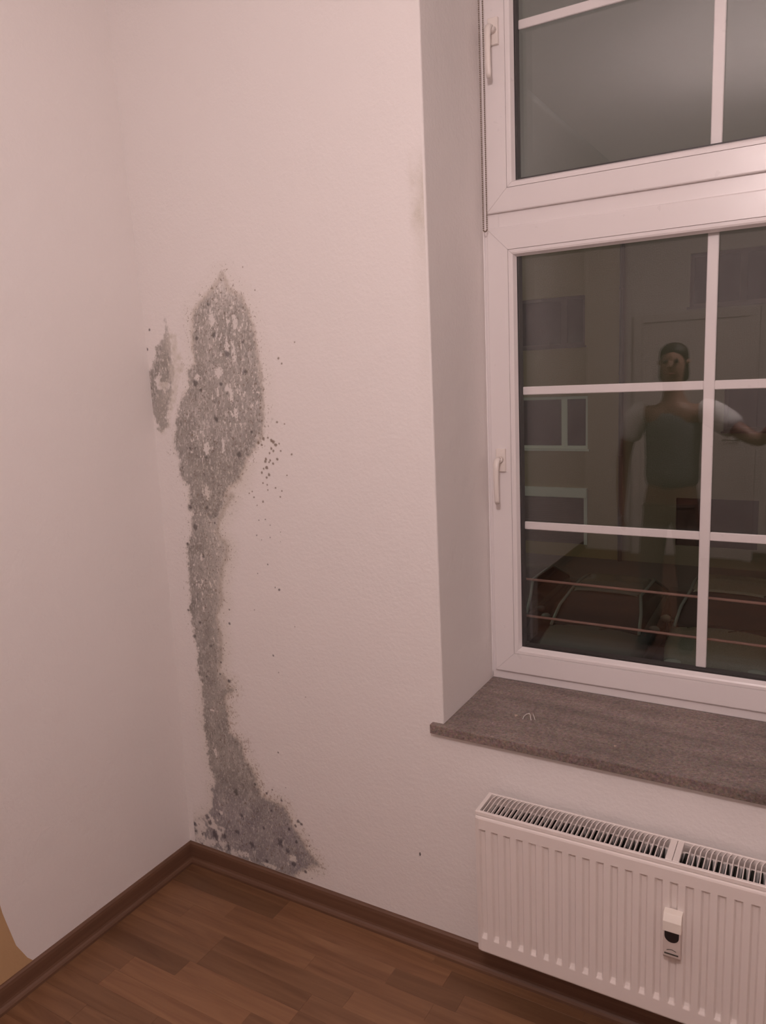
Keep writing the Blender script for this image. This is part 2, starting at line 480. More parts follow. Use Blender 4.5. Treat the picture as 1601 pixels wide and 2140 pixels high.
# door in the back wall (seen only as a reflection in the panes)
door = tagp(empty('door_1', (0.0, YB, 0)), kind='structure')
box_obj('door_leaf', (0.50, 0.004, 0.005), (1.34, 0.044, 2.02), M['door'], door, 0.003)
bm = bmesh.new()
for lo, hi in (((0.43, 0.0, 0), (0.50, 0.06, 2.09)), ((1.34, 0.0, 0), (1.41, 0.06, 2.09)), ((0.50, 0.0, 2.02), (1.34, 0.06, 2.09))):
    add_box(bm, lo, hi, 0.003)
bmobj('door_casing', bm, M['door'], door)
bm = bmesh.new(); add_tube(bm, [(1.28, 0.044, 1.03), (1.28, 0.09, 1.03), (1.27, 0.10, 1.03), (1.16, 0.10, 1.03)], 0.009, 10)
bmobj('door_handle', bm, M['steel'], door, smooth=True)

# ------------------------------------------------------------------ mould on the window wall
MA = [(0.3494, 2.0018), (0.3673, 1.9563), (0.4141, 1.9285), (0.4359, 1.8798), (0.4486, 1.8284), (0.4559, 1.7669), (0.4627, 1.6982), (0.4612, 1.6117), (0.4491, 1.5311), (0.4207, 1.4954), (0.3848, 1.4589), (0.3503, 1.3959), (0.2885, 1.3567), (0.262, 1.285), (0.225, 1.262), (0.168, 1.268), (0.140, 1.30), (0.1394, 1.3706), (0.1104, 1.3891), (0.1073, 1.4471), (0.0896, 1.493), (0.1088, 1.5806), (0.1436, 1.6511), (0.1825, 1.6795), (0.1783, 1.7272), (0.216, 1.7508), (0.2105, 1.787), (0.2134, 1.851), (0.2246, 1.9032), (0.2566, 1.9285), (0.2978, 1.9559), (0.3286, 1.9802)]
MB = [(0.1031, 1.8911), (0.1141, 1.8578), (0.1185, 1.8139), (0.1202, 1.748), (0.1154, 1.7113), (0.0978, 1.656), (0.0747, 1.6), (0.0661, 1.5543), (0.0355, 1.5449), (0.0228, 1.57), (0.0082, 1.6201), (0.0081, 1.6774), (0.0134, 1.734), (0.0335, 1.7631), (0.0558, 1.8102), (0.0847, 1.8306), (0.0979, 1.8516)]
MBH = [(0.1058, 1.8728), (0.1434, 1.8486), (0.1561, 1.79), (0.1656, 1.7459), (0.1362, 1.6736), (0.1085, 1.6183), (0.0787, 1.5504), (0.0326, 1.5236), (0.0217, 1.6007), (0.053, 1.751)]
MS = [(0.1568, 1.339), (0.1281, 1.2956), (0.1504, 1.2861), (0.1357, 1.2429), (0.1361, 1.2073), (0.1087, 1.1767), (0.1058, 1.1149), (0.1038, 1.0599), (0.1018, 1.0045), (0.0899, 0.9474), (0.0987, 0.8997), (0.1029, 0.8551), (0.1122, 0.811), (0.1038, 0.7411), (0.1181, 0.6973), (0.112, 0.646), (0.1164, 0.6001), (0.219, 0.6197), (0.2001, 0.662), (0.2372, 0.7026), (0.1964, 0.756), (0.2101, 0.7956), (0.2184, 0.871), (0.2079, 0.9431), (0.2373, 1.001), (0.2321, 1.0364), (0.2492, 1.1094), (0.2712, 1.1465), (0.2795, 1.1821), (0.239, 1.2211), (0.2576, 1.2674), (0.2741, 1.2958), (0.3145, 1.3452)]
MD = [(0.1198, 0.675), (0.1119, 0.6075), (0.1084, 0.5363), (0.1165, 0.4786), (0.1171, 0.399), (0.1404, 0.3442), (0.1168, 0.3101), (0.1134, 0.2358), (0.068, 0.1906), (0.0072, 0.1529), (-0.0149, 0.0572), (0.1437, 0.0622), (0.2977, 0.0643), (0.4386, 0.0647), (0.4724, 0.1032), (0.5222, 0.1344), (0.5488, 0.1504), (0.5093, 0.1884), (0.4868, 0.228), (0.4512, 0.2679), (0.4335, 0.3169), (0.3947, 0.3259), (0.3371, 0.3342), (0.3188, 0.3801), (0.3129, 0.4135), (0.2757, 0.4551), (0.2676, 0.5112), (0.2193, 0.5395), (0.2194, 0.6278), (0.2032, 0.6515), (0.25, 0.6978)]
SP = [(0.5328, 1.7511, 0.0034), (0.543, 1.7356, 0.0021), (0.5112, 1.5693, 0.003), (0.5381, 1.5639, 0.0021), (0.4571, 1.5205, 0.0042), (0.4731, 1.524, 0.0025), (0.4856, 1.5152, 0.0042), (0.4919, 1.5117, 0.0051), (0.5, 1.503, 0.0047), (0.5135, 1.5066, 0.0025), (0.4358, 1.5098, 0.0042), (0.4487, 1.5027, 0.003), (0.4835, 1.4923, 0.0038), (0.4896, 1.4853, 0.0034), (0.5173, 1.4849, 0.0025), (0.5565, 1.4755, 0.0025), (0.4755, 1.4781, 0.003), (0.4604, 1.4601, 0.0034), (0.5029, 1.4607, 0.0034), (0.4575, 1.4529, 0.0038), (0.4709, 1.4513, 0.0025), (0.4862, 1.448, 0.0034), (0.4758, 1.4567, 0.0025), (0.4604, 1.435, 0.0047), (0.4487, 1.4312, 0.0025), (0.4409, 1.4202, 0.0034), (0.4674, 1.4137, 0.0042), (0.4575, 1.4044, 0.0034), (0.5339, 1.4136, 0.0021), (0.4424, 1.3877, 0.0021), (0.4578, 1.3828, 0.0025), (0.4886, 1.3748, 0.0025), (0.4587, 1.3676, 0.0021), (0.5114, 1.3666, 0.0021), (0.3984, 1.3607, 0.0021), (0.3861, 1.3547, 0.0021), (0.4036, 1.3425, 0.0025), (0.504, 1.3484, 0.0025), (0.4371, 1.331, 0.0034), (0.4129, 1.3189, 0.0021), (0.0138, 1.8052, 0.0038), (0.0316, 1.8634, 0.0038), (0.4652, 1.9455, 0.0021), (0.4271, 2.0129, 0.0017), (0.5933, 1.7926, 0.0021), (0.4157, 1.2728, 0.0019), (0.441, 1.2765, 0.0019), (0.458, 1.2602, 0.0015), (0.4028, 1.225, 0.0023), (0.4204, 1.212, 0.0015), (0.4545, 1.2217, 0.0015), (0.4924, 1.211, 0.0015), (0.495, 1.241, 0.0015), (0.4371, 1.1355, 0.0023), (0.3945, 1.1033, 0.0015), (0.4598, 1.0651, 0.0019), (0.475, 1.0592, 0.0034), (0.2659, 0.9719, 0.0027), (0.2618, 0.9244, 0.0038), (0.4318, 0.8414, 0.0031), (0.2103, 0.7845, 0.0031), (0.2018, 0.7418, 0.0031), (0.2385, 0.7235, 0.005), (0.2657, 0.6982, 0.0023), (0.449, 0.7878, 0.0015), (0.0853, 0.9487, 0.0038), (0.1097, 1.1775, 0.0038), (0.137, 1.2996, 0.0054), (0.236, 1.254, 0.0031), (0.1542, 1.2793, 0.0019), (0.37, 0.9831, 0.0015), (0.5248, 0.9477, 0.0015), (0.547, 0.7234, 0.0015), (0.4221, 0.511, 0.0023), (0.3605, 0.3526, 0.0042), (0.4827, 0.2843, 0.0054), (0.4951, 0.2782, 0.0046), (0.4705, 0.2656, 0.0046), (0.4987, 0.1076, 0.0046), (0.4204, 0.3422, 0.0038), (0.3855, 0.3716, 0.0023), (0.5215, 0.2074, 0.0027), (0.5232, 0.092, 0.0019), (0.5245, 0.2465, 0.0019), (0.4422, 0.3935, 0.0015), (0.9262, 0.3013, 0.0036)]
SD = [(0.2794, 1.5824, 0.0085), (0.1821, 1.4899, 0.0051), (0.224, 1.4622, 0.0059), (0.1592, 1.4897, 0.0051), (0.2978, 1.8314, 0.0093), (0.4017, 1.7179, 0.0085), (0.4059, 1.8039, 0.0059), (0.343, 1.7729, 0.011), (0.2274, 1.8253, 0.0068), (0.2842, 1.9192, 0.0059), (0.4138, 1.5418, 0.0051), (0.2262, 1.6709, 0.0059), (0.3101, 1.6862, 0.0059), (0.3305, 1.6571, 0.0042), (0.2101, 1.4071, 0.0051), (0.118, 1.428, 0.0034), (0.3582, 1.4731, 0.0093), (0.2041, 1.6934, 0.011), (0.2074, 1.3012, 0.0061), (0.1749, 1.1405, 0.0054), (0.149, 1.2366, 0.0115), (0.1747, 1.0595, 0.0038), (0.1313, 0.9114, 0.0054), (0.1034, 0.859, 0.0076), (0.1723, 0.8348, 0.0076), (0.1405, 0.7241, 0.0038), (0.0832, 0.1905, 0.0099), (0.0887, 0.1734, 0.0107), (0.0163, 0.1428, 0.0092), (0.0089, 0.0813, 0.0076), (0.0185, 0.118, 0.0054), (0.0491, 0.1162, 0.0046), (0.2248, 0.3232, 0.0107), (0.445, 0.2469, 0.0061), (0.47, 0.2077, 0.0054), (0.3355, 0.2199, 0.0054), (0.3005, 0.2141, 0.0031), (0.4335, 0.1618, 0.0107), (0.4521, 0.1223, 0.0099), (0.2769, 0.1391, 0.013), (0.2807, 0.3668, 0.0038), (0.3135, 0.373, 0.0046), (0.1411, 0.2186, 0.0046), (0.1111, 0.1277, 0.0191), (0.1668, 0.0942, 0.0138), (0.2135, 0.1694, 0.0115), (0.3999, 0.1832, 0.0153), (0.2444, 0.2386, 0.0115), (0.3739, 0.2933, 0.0076), (0.0443, 0.0746, 0.0054), (0.3378, 0.0969, 0.0076), (0.1521, 0.1395, 0.0115)]

rng = np.random.RandomState(11)
def vnoise(X, Z, sx, sz, seed):
    """smooth value noise, cell size sx by sz metres, 0..1"""
    r = np.random.RandomState(seed); T = r.rand(512, 512)
    u = X / sx + 100.3; v = Z / sz + 50.7
    iu = np.floor(u).astype(int); iv = np.floor(v).astype(int); fu = u - iu; fv = v - iv
    fu = fu * fu * (3 - 2 * fu); fv = fv * fv * (3 - 2 * fv)
    a = T[iu % 512, iv % 512]; b = T[(iu + 1) % 512, iv % 512]; c = T[iu % 512, (iv + 1) % 512]; d = T[(iu + 1) % 512, (iv + 1) % 512]
    return (a * (1 - fu) + b * fu) * (1 - fv) + (c * (1 - fu) + d * fu) * fv
def fnoise(X, Z, sx, sz, seed, oct=3):
    s = 0; a = 1; t = 0
    for i in range(oct):
        s = s + a * vnoise(X, Z, sx / 2 ** i, sz / 2 ** i, seed + i); t += a; a *= 0.6
    return s / t
def sdist(X, Z, poly):
    """signed distance, positive inside"""
    P = np.array(poly); Q = np.roll(P, -1, 0)
    best = np.full(X.shape, 9.0); ins = np.zeros(X.shape, bool)
    for (ax, az), (bx, bz) in zip(P, Q):
        dx, dz = bx - ax, bz - az
        t = np.clip(((X - ax) * dx + (Z - az) * dz) / (dx * dx + dz * dz + 1e-12), 0, 1)
        best = np.minimum(best, np.hypot(X - ax - t * dx, Z - az - t * dz))
        if az != bz:
            c = ((az > Z) != (bz > Z)) & (X < (bx - ax) * (Z - az) / (bz - az) + ax)
            ins ^= c
    return np.where(ins, best, -best)
sstep = lambda a, b, x: np.clip((x - a) / (b - a), 0, 1) ** 2 * (3 - 2 * np.clip((x - a) / (b - a), 0, 1))

def mould_fields(X, Z):
    A = sdist(X, Z, MA); B = sdist(X, Z, MB); H = sdist(X, Z, MBH); S = sdist(X, Z, MS); D = sdist(X, Z, MD)
    n1 = fnoise(X, Z, 0.011, 0.013, 3) - 0.5
    n2 = fnoise(X, Z, 0.004, 0.0055, 9, 2) - 0.5
    n3 = fnoise(X, Z, 0.035, 0.05, 21, 3) - 0.5
    edge = n1 * 0.022 + n2 * 0.012
    # softness grows to the right of the stain
    def cov(sd, w): return sstep(-w * 0.5, w * 0.5, sd + edge)
    wA = np.where(X > 0.33, 0.026, 0.013)
    cA = cov(A - 0.001, wA)
    topfade = sstep(2.00, 1.88, Z + 0.10 * (n1 + n2)) * 0.65 + 0.35
    cA = cA * np.where(Z > 1.86, topfade, 1)
    cS = cov(S, np.where(X > 0.19, 0.045, 0.010)) * (0.62 + 0.38 * sstep(0.26, 0.14, X))
    cS = cS * (1.0 - 0.34 * sstep(1.20, 1.285, Z + 0.12 * n1 + 0.08 * n3) * sstep(0.16, 0.10, X + 0.1 * n1) - 0.12 * sstep(1.2, 1.28, Z + 0.1 * n1))
    cD = cov(D, np.where(X > 0.24, 0.022, 0.012))
    cD = cD * np.where((X < 0.20) & (Z < 0.30), sstep(0.50, 0.66, fnoise(X, Z, 0.022, 0.022, 33, 2) + 2.2 * np.clip(X - 0.045, 0, 1) + 1.5 * np.clip(Z - 0.2, 0, 1)) * 0.85 + 0.12, 1.0)
    cB = cov(B, 0.012) * (0.35 + 0.65 * sstep(0.125, 0.085, X + 0.4 * n1 * 0.1))
    cov_ = np.maximum.reduce([cA, cS, cD, cB])
    # pale gaps where the woodchip grain stays clean: worm-like, upright
    wx = X + (fnoise(X, Z, 0.02, 0.02, 61, 2) - .5) * 0.012
    worm = np.abs(fnoise(wx, Z, 0.0095, 0.026, 31, 2) - 0.5)
    fleck = fnoise(X, Z, 0.0058, 0.0125, 44, 2)
    dens = fnoise(X, Z, 0.05, 0.06, 52, 2)
    gd = np.where(Z > 1.30, 0.60 + 0.30 * sstep(1.62, 1.86, Z) * sstep(0.22, 0.36, X), 0.45)
    gd = np.where((Z < 1.30) & (Z > 1.03), 0.75, gd); gd = np.where(Z < 0.95, 0.26, gd); gd = np.where(Z < 0.12, 0.55, gd)
    gate = sstep(0.62, 0.40, dens + (0.75 - gd) * 0.55)
    gap1 = sstep(0.020, 0.006, worm) * sstep(0.42, 0.55, fleck) * gate
    gap2 = sstep(0.70, 0.80, fleck + 0.10 * (gd - 0.5)) * (0.35 + 0.65 * gate)
    fl2 = fnoise(X, Z, 0.0042, 0.0085, 144, 2)
    gap3 = sstep(0.60, 0.72, fl2 + 0.12 * (dens - 0.5)) * np.where(Z > 1.0, 0.40, 0.30)
    gap = np.clip(gap1 * 0.9 + gap2 * 0.85 + gap3, 0, 0.93)
    # larger clean islands
    for (x, z, rx, rz) in ((0.345, 1.655, 0.006, 0.034), (0.332, 1.672, 0.010, 0.012), (0.302, 1.722, 0.014, 0.016), (0.216, 1.708, 0.014, 0.010), (0.228, 1.492, 0.013, 0.020),
                           (0.212, 1.354, 0.012, 0.022), (0.050, 1.702, 0.018, 0.020), (0.075, 1.690, 0.022, 0.014), (0.36, 1.60, 0.008, 0.022), (0.298, 1.500, 0.006, 0.02),
                           (0.30, 1.875, 0.012, 0.02), (0.38, 1.86, 0.010, 0.022), (0.345, 1.79, 0.008, 0.03), (0.37, 1.765, 0.008, 0.026), (0.168, 1.135, 0.007, 0.014),
                           (0.16, 1.058, 0.005, 0.009), (0.148, 0.605, 0.012, 0.0035), (0.15, 0.455, 0.007, 0.015), (0.19, 0.088, 0.02, 0.016), (0.145, 0.105, 0.018, 0.018),
                           (0.24, 0.092, 0.03, 0.012), (0.45, 0.142, 0.016, 0.014), (0.35, 0.085, 0.03, 0.008), (0.045, 0.098, 0.018, 0.022), (0.05, 0.155, 0.02, 0.016)):
        q = np.hypot((X - x) / rx, (Z - z) / rz) + 1.5 * n1 + 1.2 * n2
        gap = np.maximum(gap, 0.85 * sstep(1.15, 0.75, q))
    blob = 1.0 - gap
    c = cov_ * (0.86 + 0.5 * n3) * blob
    # outline halo: brownish rim + yellowish veil right of the stem
    allsd = np.maximum.reduce([A, S, D])
    rim = sstep(-0.016, 0.002, allsd + edge * 0.5) * sstep(0.015, -0.004, allsd) * np.where(X > 0.2, 0.42, 0.14)
    veil = sstep(-0.075, 0.0, np.maximum(A, S)) * sstep(0.10, 0.2, X) * 0.22 * np.where((Z < 1.45) & (Z > 0.4), 1, 0.35)
    bveil = sstep(-0.06, 0.0, D) * np.where(X > 0.3, 1, 0.6) * 0.20
    hB = sstep(-0.004, 0.018, H + edge) * (0.24 + 0.5 * n1)
    # peppering outside the right edge
    pep = fnoise(X, Z, 0.0042, 0.0048, 77, 2)
    near = sstep(-0.075, -0.002, np.maximum.reduce([A - 0.0, S, D])) * np.where(X > 0.15, 1.0, 0.75)
    pepc = sstep(0.80 - 0.10 * near, 0.90 - 0.10 * near, pep) * near * 0.75
    # base colours
    g = np.stack([0.285 + 0.11 * n3, 0.266 + 0.10 * n3, 0.240 + 0.095 * n3], -1)
    tone = fnoise(X, Z, 0.06, 0.05, 91, 2)[..., None]
    g = g * (0.80 + 0.4 * tone)
    up = (sstep(1.35, 1.7, Z) * 0.16 + 1.0)[..., None]; g = g * up
    low = sstep(0.42, 0.22, Z)[..., None]
    g = g * (1 - low) + g * np.array([0.90, 0.90, 1.04]) * low
    mott = fnoise(X, Z, 0.006, 0.010, 15, 2)
    dk = sstep(0.64, 0.80, mott)[..., None]; g = g * (1 - 0.34 * dk)
    brown = np.array([0.36, 0.25, 0.17])
    cover = np.clip(c, 0, 0.95)
    col = g.copy()
    def over(col, cover, c2, a2):
        tot = a2 + cover * (1 - a2)
        k = np.where(tot > 1e-4, a2 / np.maximum(tot, 1e-4), 0)[..., None]
        return col * (1 - k) + c2 * k, tot
    def under(col, cover, c2, a2):
        tot = cover + a2 * (1 - cover)
        k = np.where(tot > 1e-4, cover / np.maximum(tot, 1e-4), 0)[..., None]
        return col * k + c2 * (1 - k), tot
    col, cover = under(col, cover, np.array([0.40, 0.33, 0.24]), np.clip(rim, 0, 1))
    col, cover = under(col, cover, np.array([0.46, 0.42, 0.27]), np.clip(np.maximum(veil, bveil), 0, 1))
    col, cover = under(col, cover, np.array([0.42, 0.38, 0.25]), np.clip(hB, 0, 1))
    col, cover = over(col, cover, np.array([0.20, 0.15, 0.11]), pepc)
    pb = fnoise(X, Z, 0.0055, 0.0075, 177, 2)
    zone = sstep(-0.075, -0.008, D + 0.02 * n3) * sstep(0.0, -0.01, D) * (X > 0.22) * (Z > 0.12)
    col, cover = over(col, cover, np.array([0.33, 0.235, 0.175]), sstep(0.66, 0.80, pb + 0.06 * zone) * zone * 0.6)
    for (x, z, r) in SP:
        q = np.hypot(X - x, Z - z) / (r * 1.25) + 0.8 * n2
        a = sstep(1.25, 0.55, q) * 0.82
        cc = brown * 0.5 if (x > 0.38 and z > 1.3) else np.array([0.11, 0.095, 0.10])
        col, cover = over(col, cover, cc, a)
    for (x, z, r) in SD:
        q = np.hypot(X - x, Z - z) / r + 1.3 * n1 + 0.8 * n2
        a = sstep(1.3, 0.4, q) * 0.80
        col, cover = over(col, cover, np.array([0.095, 0.082, 0.095]) if z < 0.3 else np.array([0.12, 0.11, 0.105]), a)
    return col, cover

def mould_patch(name, x0, x1, z0, z1, step, label, fields=mould_fields, eps=0.012, keep=None):
    nx = int((x1 - x0) / step) + 1; nz = int((z1 - z0) / step) + 1
    xs = np.linspace(x0, x1, nx); zs = np.linspace(z0, z1, nz)
    X, Z = np.meshgrid(xs, zs, indexing='ij')
    col, cov = fields(X, Z)
    if keep is not None: cov = cov * keep(X, Z)
    on = cov > eps
    q = on[:-1, :-1] | on[1:, :-1] | on[:-1, 1:] | on[1:, 1:]
    if keep is not None:
        kp = keep(X, Z) > 0; q &= kp[:-1, :-1] & kp[1:, :-1] & kp[:-1, 1:] & kp[1:, 1:]
    idx = np.arange(nx * nz).reshape(nx, nz)
    I, J = np.nonzero(q)
    F = np.stack([idx[I, J], idx[I + 1, J], idx[I + 1, J + 1], idx[I, J + 1]], 1)
    used, inv = np.unique(F.ravel(), return_inverse=True)
    F = inv.reshape(-1, 4)
    Xf, Zf = X.ravel()[used], Z.ravel()[used]
    V = np.stack([Xf, np.full_like(Xf, -0.0004), Zf], 1)
    me = bpy.data.meshes.new(name)
    me.vertices.add(len(V)); me.vertices.foreach_set('co', V.astype(np.float32).ravel())
    me.loops.add(len(F) * 4); me.loops.foreach_set('vertex_index', F.astype(np.int32).ravel())
    me.polygons.add(len(F)); me.polygons.foreach_set('loop_start', np.arange(0, len(F) * 4, 4, dtype=np.int32))
    me.update(calc_edges=True)
    cv = cov.ravel()[used]
    rgba = np.concatenate([col.reshape(-1, 3)[used], cv[:, None]], 1)
    set_attr(me, 'stain', rgba)
    fa = me.attributes.new('stain_cover', 'FLOAT', 'POINT'); fa.data.foreach_set('value', cv.astype(np.float32))
    o = link(name, me, M['wall'], wall_w)
    o['label'] = label
    return o
STEP = 0.0019
main_keep = lambda X, Z: ((X > wx_split(Z)) | (Z < 1.50) | (Z > 1.93)).astype(float)
def wx_split(Z): return np.interp(Z, [1.5, 1.6, 1.68, 1.75, 1.95], [0.088, 0.105, 0.135, 0.170, 0.18])
mould_patch('mould_stain', 0.012, 0.66, 0.074, 2.04, STEP, 'tall grey mould stain with spots, widening above the baseboard', keep=main_keep)
mould_patch('mould_stain', 0.012, 0.18, 1.50, 1.93, STEP, 'small grey mould patch next to the room corner',
            keep=lambda X, Z: ((X <= wx_split(Z) + 0.0) & (Z > 1.50) & (Z < 1.93)).astype(float))
def fleck_fields(X, Z):
    n = fnoise(X, Z, 0.002, 0.002, 5, 2) - .5
    q = np.hypot((X - 0.9262) / 0.0032, (Z - 0.3013) / 0.0068) + n
    return np.tile(np.array([0.05, 0.045, 0.05]), X.shape + (1,)), sstep(1.1, 0.6, q) * 0.9
mould_patch('mould_stain', 0.91, 0.94, 0.288, 0.315, 0.001, 'tiny dark fleck on the wall left of the radiator', fleck_fields)
def edge_fields(X, Z):
    n = fnoise(X, Z, 0.02, 0.05, 8, 3) - .5
    f = sstep(0.965, 1.012, X + 0.03 * n) * np.interp(Z, [1.55, 1.95, 2.08, 2.16, 2.24], [0.03, 0.12, 0.55, 0.5, 0])
    return np.tile(np.array([0.52, 0.47, 0.38]), X.shape + (1,)), np.clip(f * (1 + n), 0, 0.8)
mould_patch('mould_stain', 0.955, 1.0120, 1.55, 2.25, 0.004, 'faint grey-brown smudge along the edge of the window reveal', edge_fields)

# ------------------------------------------------------------------ window
win = tagp(empty('window_1', (1.627, 0.366, HZ0)), kind='structure')
WO = Vector((1.627, 0.366, HZ0))
def W_(p): return (p[0] - WO.x, p[1] - WO.y, p[2] - WO.z)

def ring_obj(name, rect, prof, mat, parent, loc0, gap=0.00035, bevel_smooth=False):
    """four mitred rails; prof = closed list of (offset inward, y)"""
    x0, x1, z0, z1 = rect
    def corner(o): return [(x0 + o, z0 + o), (x1 - o, z0 + o), (x1 - o, z1 - o), (x0 + o, z1 - o)]
    V, F = [], []
    n = len(prof)
    for k in range(4):
        b = len(V)
        for e in (0, 1):
            for (o, y) in prof:
                cx, cz = corner(o)[(k + e) % 4]
                d = ((1, 0), (0, 1), (-1, 0), (0, -1))[k]
                s = gap if e == 0 else -gap
                V.append((cx + d[0] * s - loc0[0], y - loc0[1], cz + d[1] * s - loc0[2]))
        for i in range(n): F.append((b + i, b + (i + 1) % n, b + n + (i + 1) % n, b + n + i))
        F.append(tuple(b + i for i in range(n))); F.append(tuple(b + n + i for i in range(n))[::-1])
    return pyobj(name, V, F, mat, parent)

# fixed outer frame with transom
fr_prof = [(0, 0.366), (0.045, 0.366), (0.047, 0.3675), (0.047, 0.432), (0, 0.432)]
frame_o = ring_obj('window_frame', (HX0, HX1, 0.7302, HZ1), fr_prof, M['pvc'], win, WO, gap=0.0002)
box_obj('transom', W_((HX0 + 0.047, 0.366, 2.075)), W_((HX1 - 0.047, 0.432, 2.150)), M['pvc'], win, 0.0015)
# irregular bead of sealant down the reveal joint
def seal():
    bm = bmesh.new()
    zs = np.linspace(0.735, 3.06, 90); r = random.Random(3)
    add_tube(bm, [(HX0 + 0.0008, 0.3655, z) for z in zs], [0.0030 + r.uniform(-0.0007, 0.0009) for z in zs], 6)
    for v in bm.verts: v.co -= WO
    bmobj('sealant_joint', bm, M['seal'], win, smooth=True)
seal()

def sash(rect, glass, mun_x, mun_z, zh, label):
    """rect outer, glass = visible pane edges; returns the sash part"""
    bead_o = glass[0] - rect[0] - 0.0195
    W = glass[0] - rect[0]
    prof = [(0.0, 0.3655), (0.0, 0.3580), (0.0012, 0.3558), (0.0035, 0.3550), (bead_o - 0.0010, 0.3550), (bead_o - 0.0004, 0.3562), (bead_o - 0.0004, 0.40), (0.004, 0.40), (0.004, 0.3655)]
    s = ring_obj('window_sash', rect, prof, M['pvc'], win, WO)
    bprof = [(bead_o + 0.0004, 0.3562), (bead_o + 0.0008, 0.3552), (bead_o + 0.0090, 0.3556), (bead_o + 0.0135, 0.3580), (W - 0.0015, 0.3700), (W, 0.3730), (W, 0.3738), (bead_o + 0.0004, 0.3738)]
    ring_obj('glazing_bead', rect, bprof, M['pvc'], s, WO)
    ring_obj('rear_lip', rect, [(bead_o, 0.4085), (W - 0.0085, 0.4085), (W - 0.0085, 0.425), (bead_o, 0.425)], M['pvc'], s, WO)
    gx0, gx1, gz0, gz1 = glass
    e = 0.012
    for ya, yb in ((0.3740, 0.3780), (0.4042, 0.4082)):
        box_obj('glass_pane', W_((gx0 - e, ya, gz0 - e)), W_((gx1 + e, yb, gz1 + e)), M['glass'], s)
    ring_obj('spacer_bar', (gx0 - e, gx1 + e, gz0 - e, gz1 + e), [(0, 0.3783), (e + 0.0048, 0.3783), (e + 0.0048, 0.4039), (0, 0.4039)], M['spacer'], s, WO, gap=0)
    i = 0.0052
    # muntins sit inside the glazing, flat bars with bevelled long edges
    def bar(lo, hi):
        bm = bmesh.new(); add_box(bm, W_(lo), W_(hi), 0.0018, 1)
        bmobj('muntin', bm, M['pvc'], s)
    for (a, b) in mun_x: bar((a, 0.3920, gz0 + 0.0062), (b, 0.4010, gz1 - 0.0062))
    cuts = [gx0 + i + 0.001] + [v for ab in mun_x for v in ab] + [gx1 - i - 0.001]
    for zc in mun_z:
        for a, b in zip(cuts[0::2], cuts[1::2]):
            bar((a, 0.3926, zc - 0.0118), (b, 0.4004, zc + 0.0118))
    # handle
    hx = 1.0645
    bm = bmesh.new()
    add_box(bm, (hx - 0.0145, 0.3445, zh), (hx + 0.0145, 0.3555, zh + 0.068), 0.0022, 3)
    zn = zh + 0.036
    add_cyl(bm, (hx, 0.3450, zn), (hx, 0.325, zn), 0.0105, 0.0088, 18)
    path = [(hx, 0.330, zn + 0.004), (hx, 0.3165, zn + 0.001), (hx, 0.3095, zn - 0.010), (hx, 0.3075, zn - 0.028), (hx, 0.3075, zn - 0.060), (hx, 0.3085, zn - 0.095), (hx, 0.3110, zn - 0.116), (hx, 0.3135, zn - 0.127)]
    add_tube(bm, path, [0.0082, 0.0090, 0.0092, 0.0086, 0.0080, 0.0078, 0.0078, 0.0070], 12, squash=((1, 0, 0), 0.72))
    for v in bm.verts: v.co -= WO
    h = bmobj('handle', bm, M['handle'], s)
    for p in h.data.polygons: p.use_smooth = len(p.vertices) == 4 and p.area < 2e-4
    h['label'] = 'cream lever handle hanging down'
    return s
MX = [(1.6139, 1.6408)]
GX0, GX1 = 1.1135, 2.1413
sash((1.0312, 2.2236, 0.7590, 2.0850), (GX0, GX1, 0.8415, 2.0145), MX, [1.222, 1.6252], 1.391, None)
sash((1.0312, 2.2236, 2.1250, 3.0480), (GX0, GX1, 2.2076, 2.9650), MX, [2.607], 2.555, None)

# ------------------------------------------------------------------ windowsill
sill = prism('windowsill', [(0.9843, -0.0202), (2.2705, -0.0202), (2.2705, -0.0003), (HX1 - 0.0004, -0.0003), (HX1 - 0.0004, 0.3655), (HX0 + 0.0004, 0.3655), (HX0 + 0.0004, -0.0003), (0.9843, -0.0003)], 'Z', 0.7041, 0.7299, M['granite'], bevel=0.0012)
tagp(sill, 'brown-grey speckled granite windowsill under the white window', 'windowsill')

def wire(name, pts, label, z=0.7299):
    bm = bmesh.new()
    add_tube(bm, pts, 0.0013, 8)
    o = bmobj(name, bm, M['chrome'], None, smooth=True)
    tagp(o, label, 'clip')
    return o
wire('wire_pin', [(1.2065, 0.1145, 0.7313), (1.2050, 0.128, 0.7330), (1.2085, 0.141, 0.7352), (1.2145, 0.146, 0.7360), (1.2195, 0.140, 0.7348), (1.2245, 0.128, 0.7330), (1.2290, 0.1185, 0.7313)],
     'small bent shiny wire clip, the left one of two on the windowsill')
wire('wire_pin', [(1.2200, 0.160, 0.7308), (1.2255, 0.148, 0.7330), (1.2330, 0.134, 0.7322), (1.2385, 0.1235, 0.7313)],
     'small straight shiny wire pin, the right one of two on the windowsill')
def chip(x, y, s, label):
    V = [(x - 0.006 * s, y + 0.003 * s, 0.7300), (x + 0.005 * s, y + 0.004 * s, 0.7300), (x + 0.001 * s, y - 0.009 * s, 0.7300), (x - 0.002 * s, y - 0.004 * s, 0.7300)]
    V += [(a * 0.8 + x * 0.2, b * 0.8 + y * 0.2, c + 0.0016 * s) for a, b, c in V]
    F = [(3, 2, 1, 0), (4, 5, 6, 7)] + [(i, (i + 1) % 4, 4 + (i + 1) % 4, 4 + i) for i in range(4)]
    tagp(pyobj('plaster_chip', V, F, M['chip']), label, 'chip')
chip(1.181, 0.130, 1.0, 'pale triangular plaster chip left of the wire clips on the windowsill')
chip(1.470, 0.068, 0.7, 'tiny pale crumb alone near the front of the windowsill')

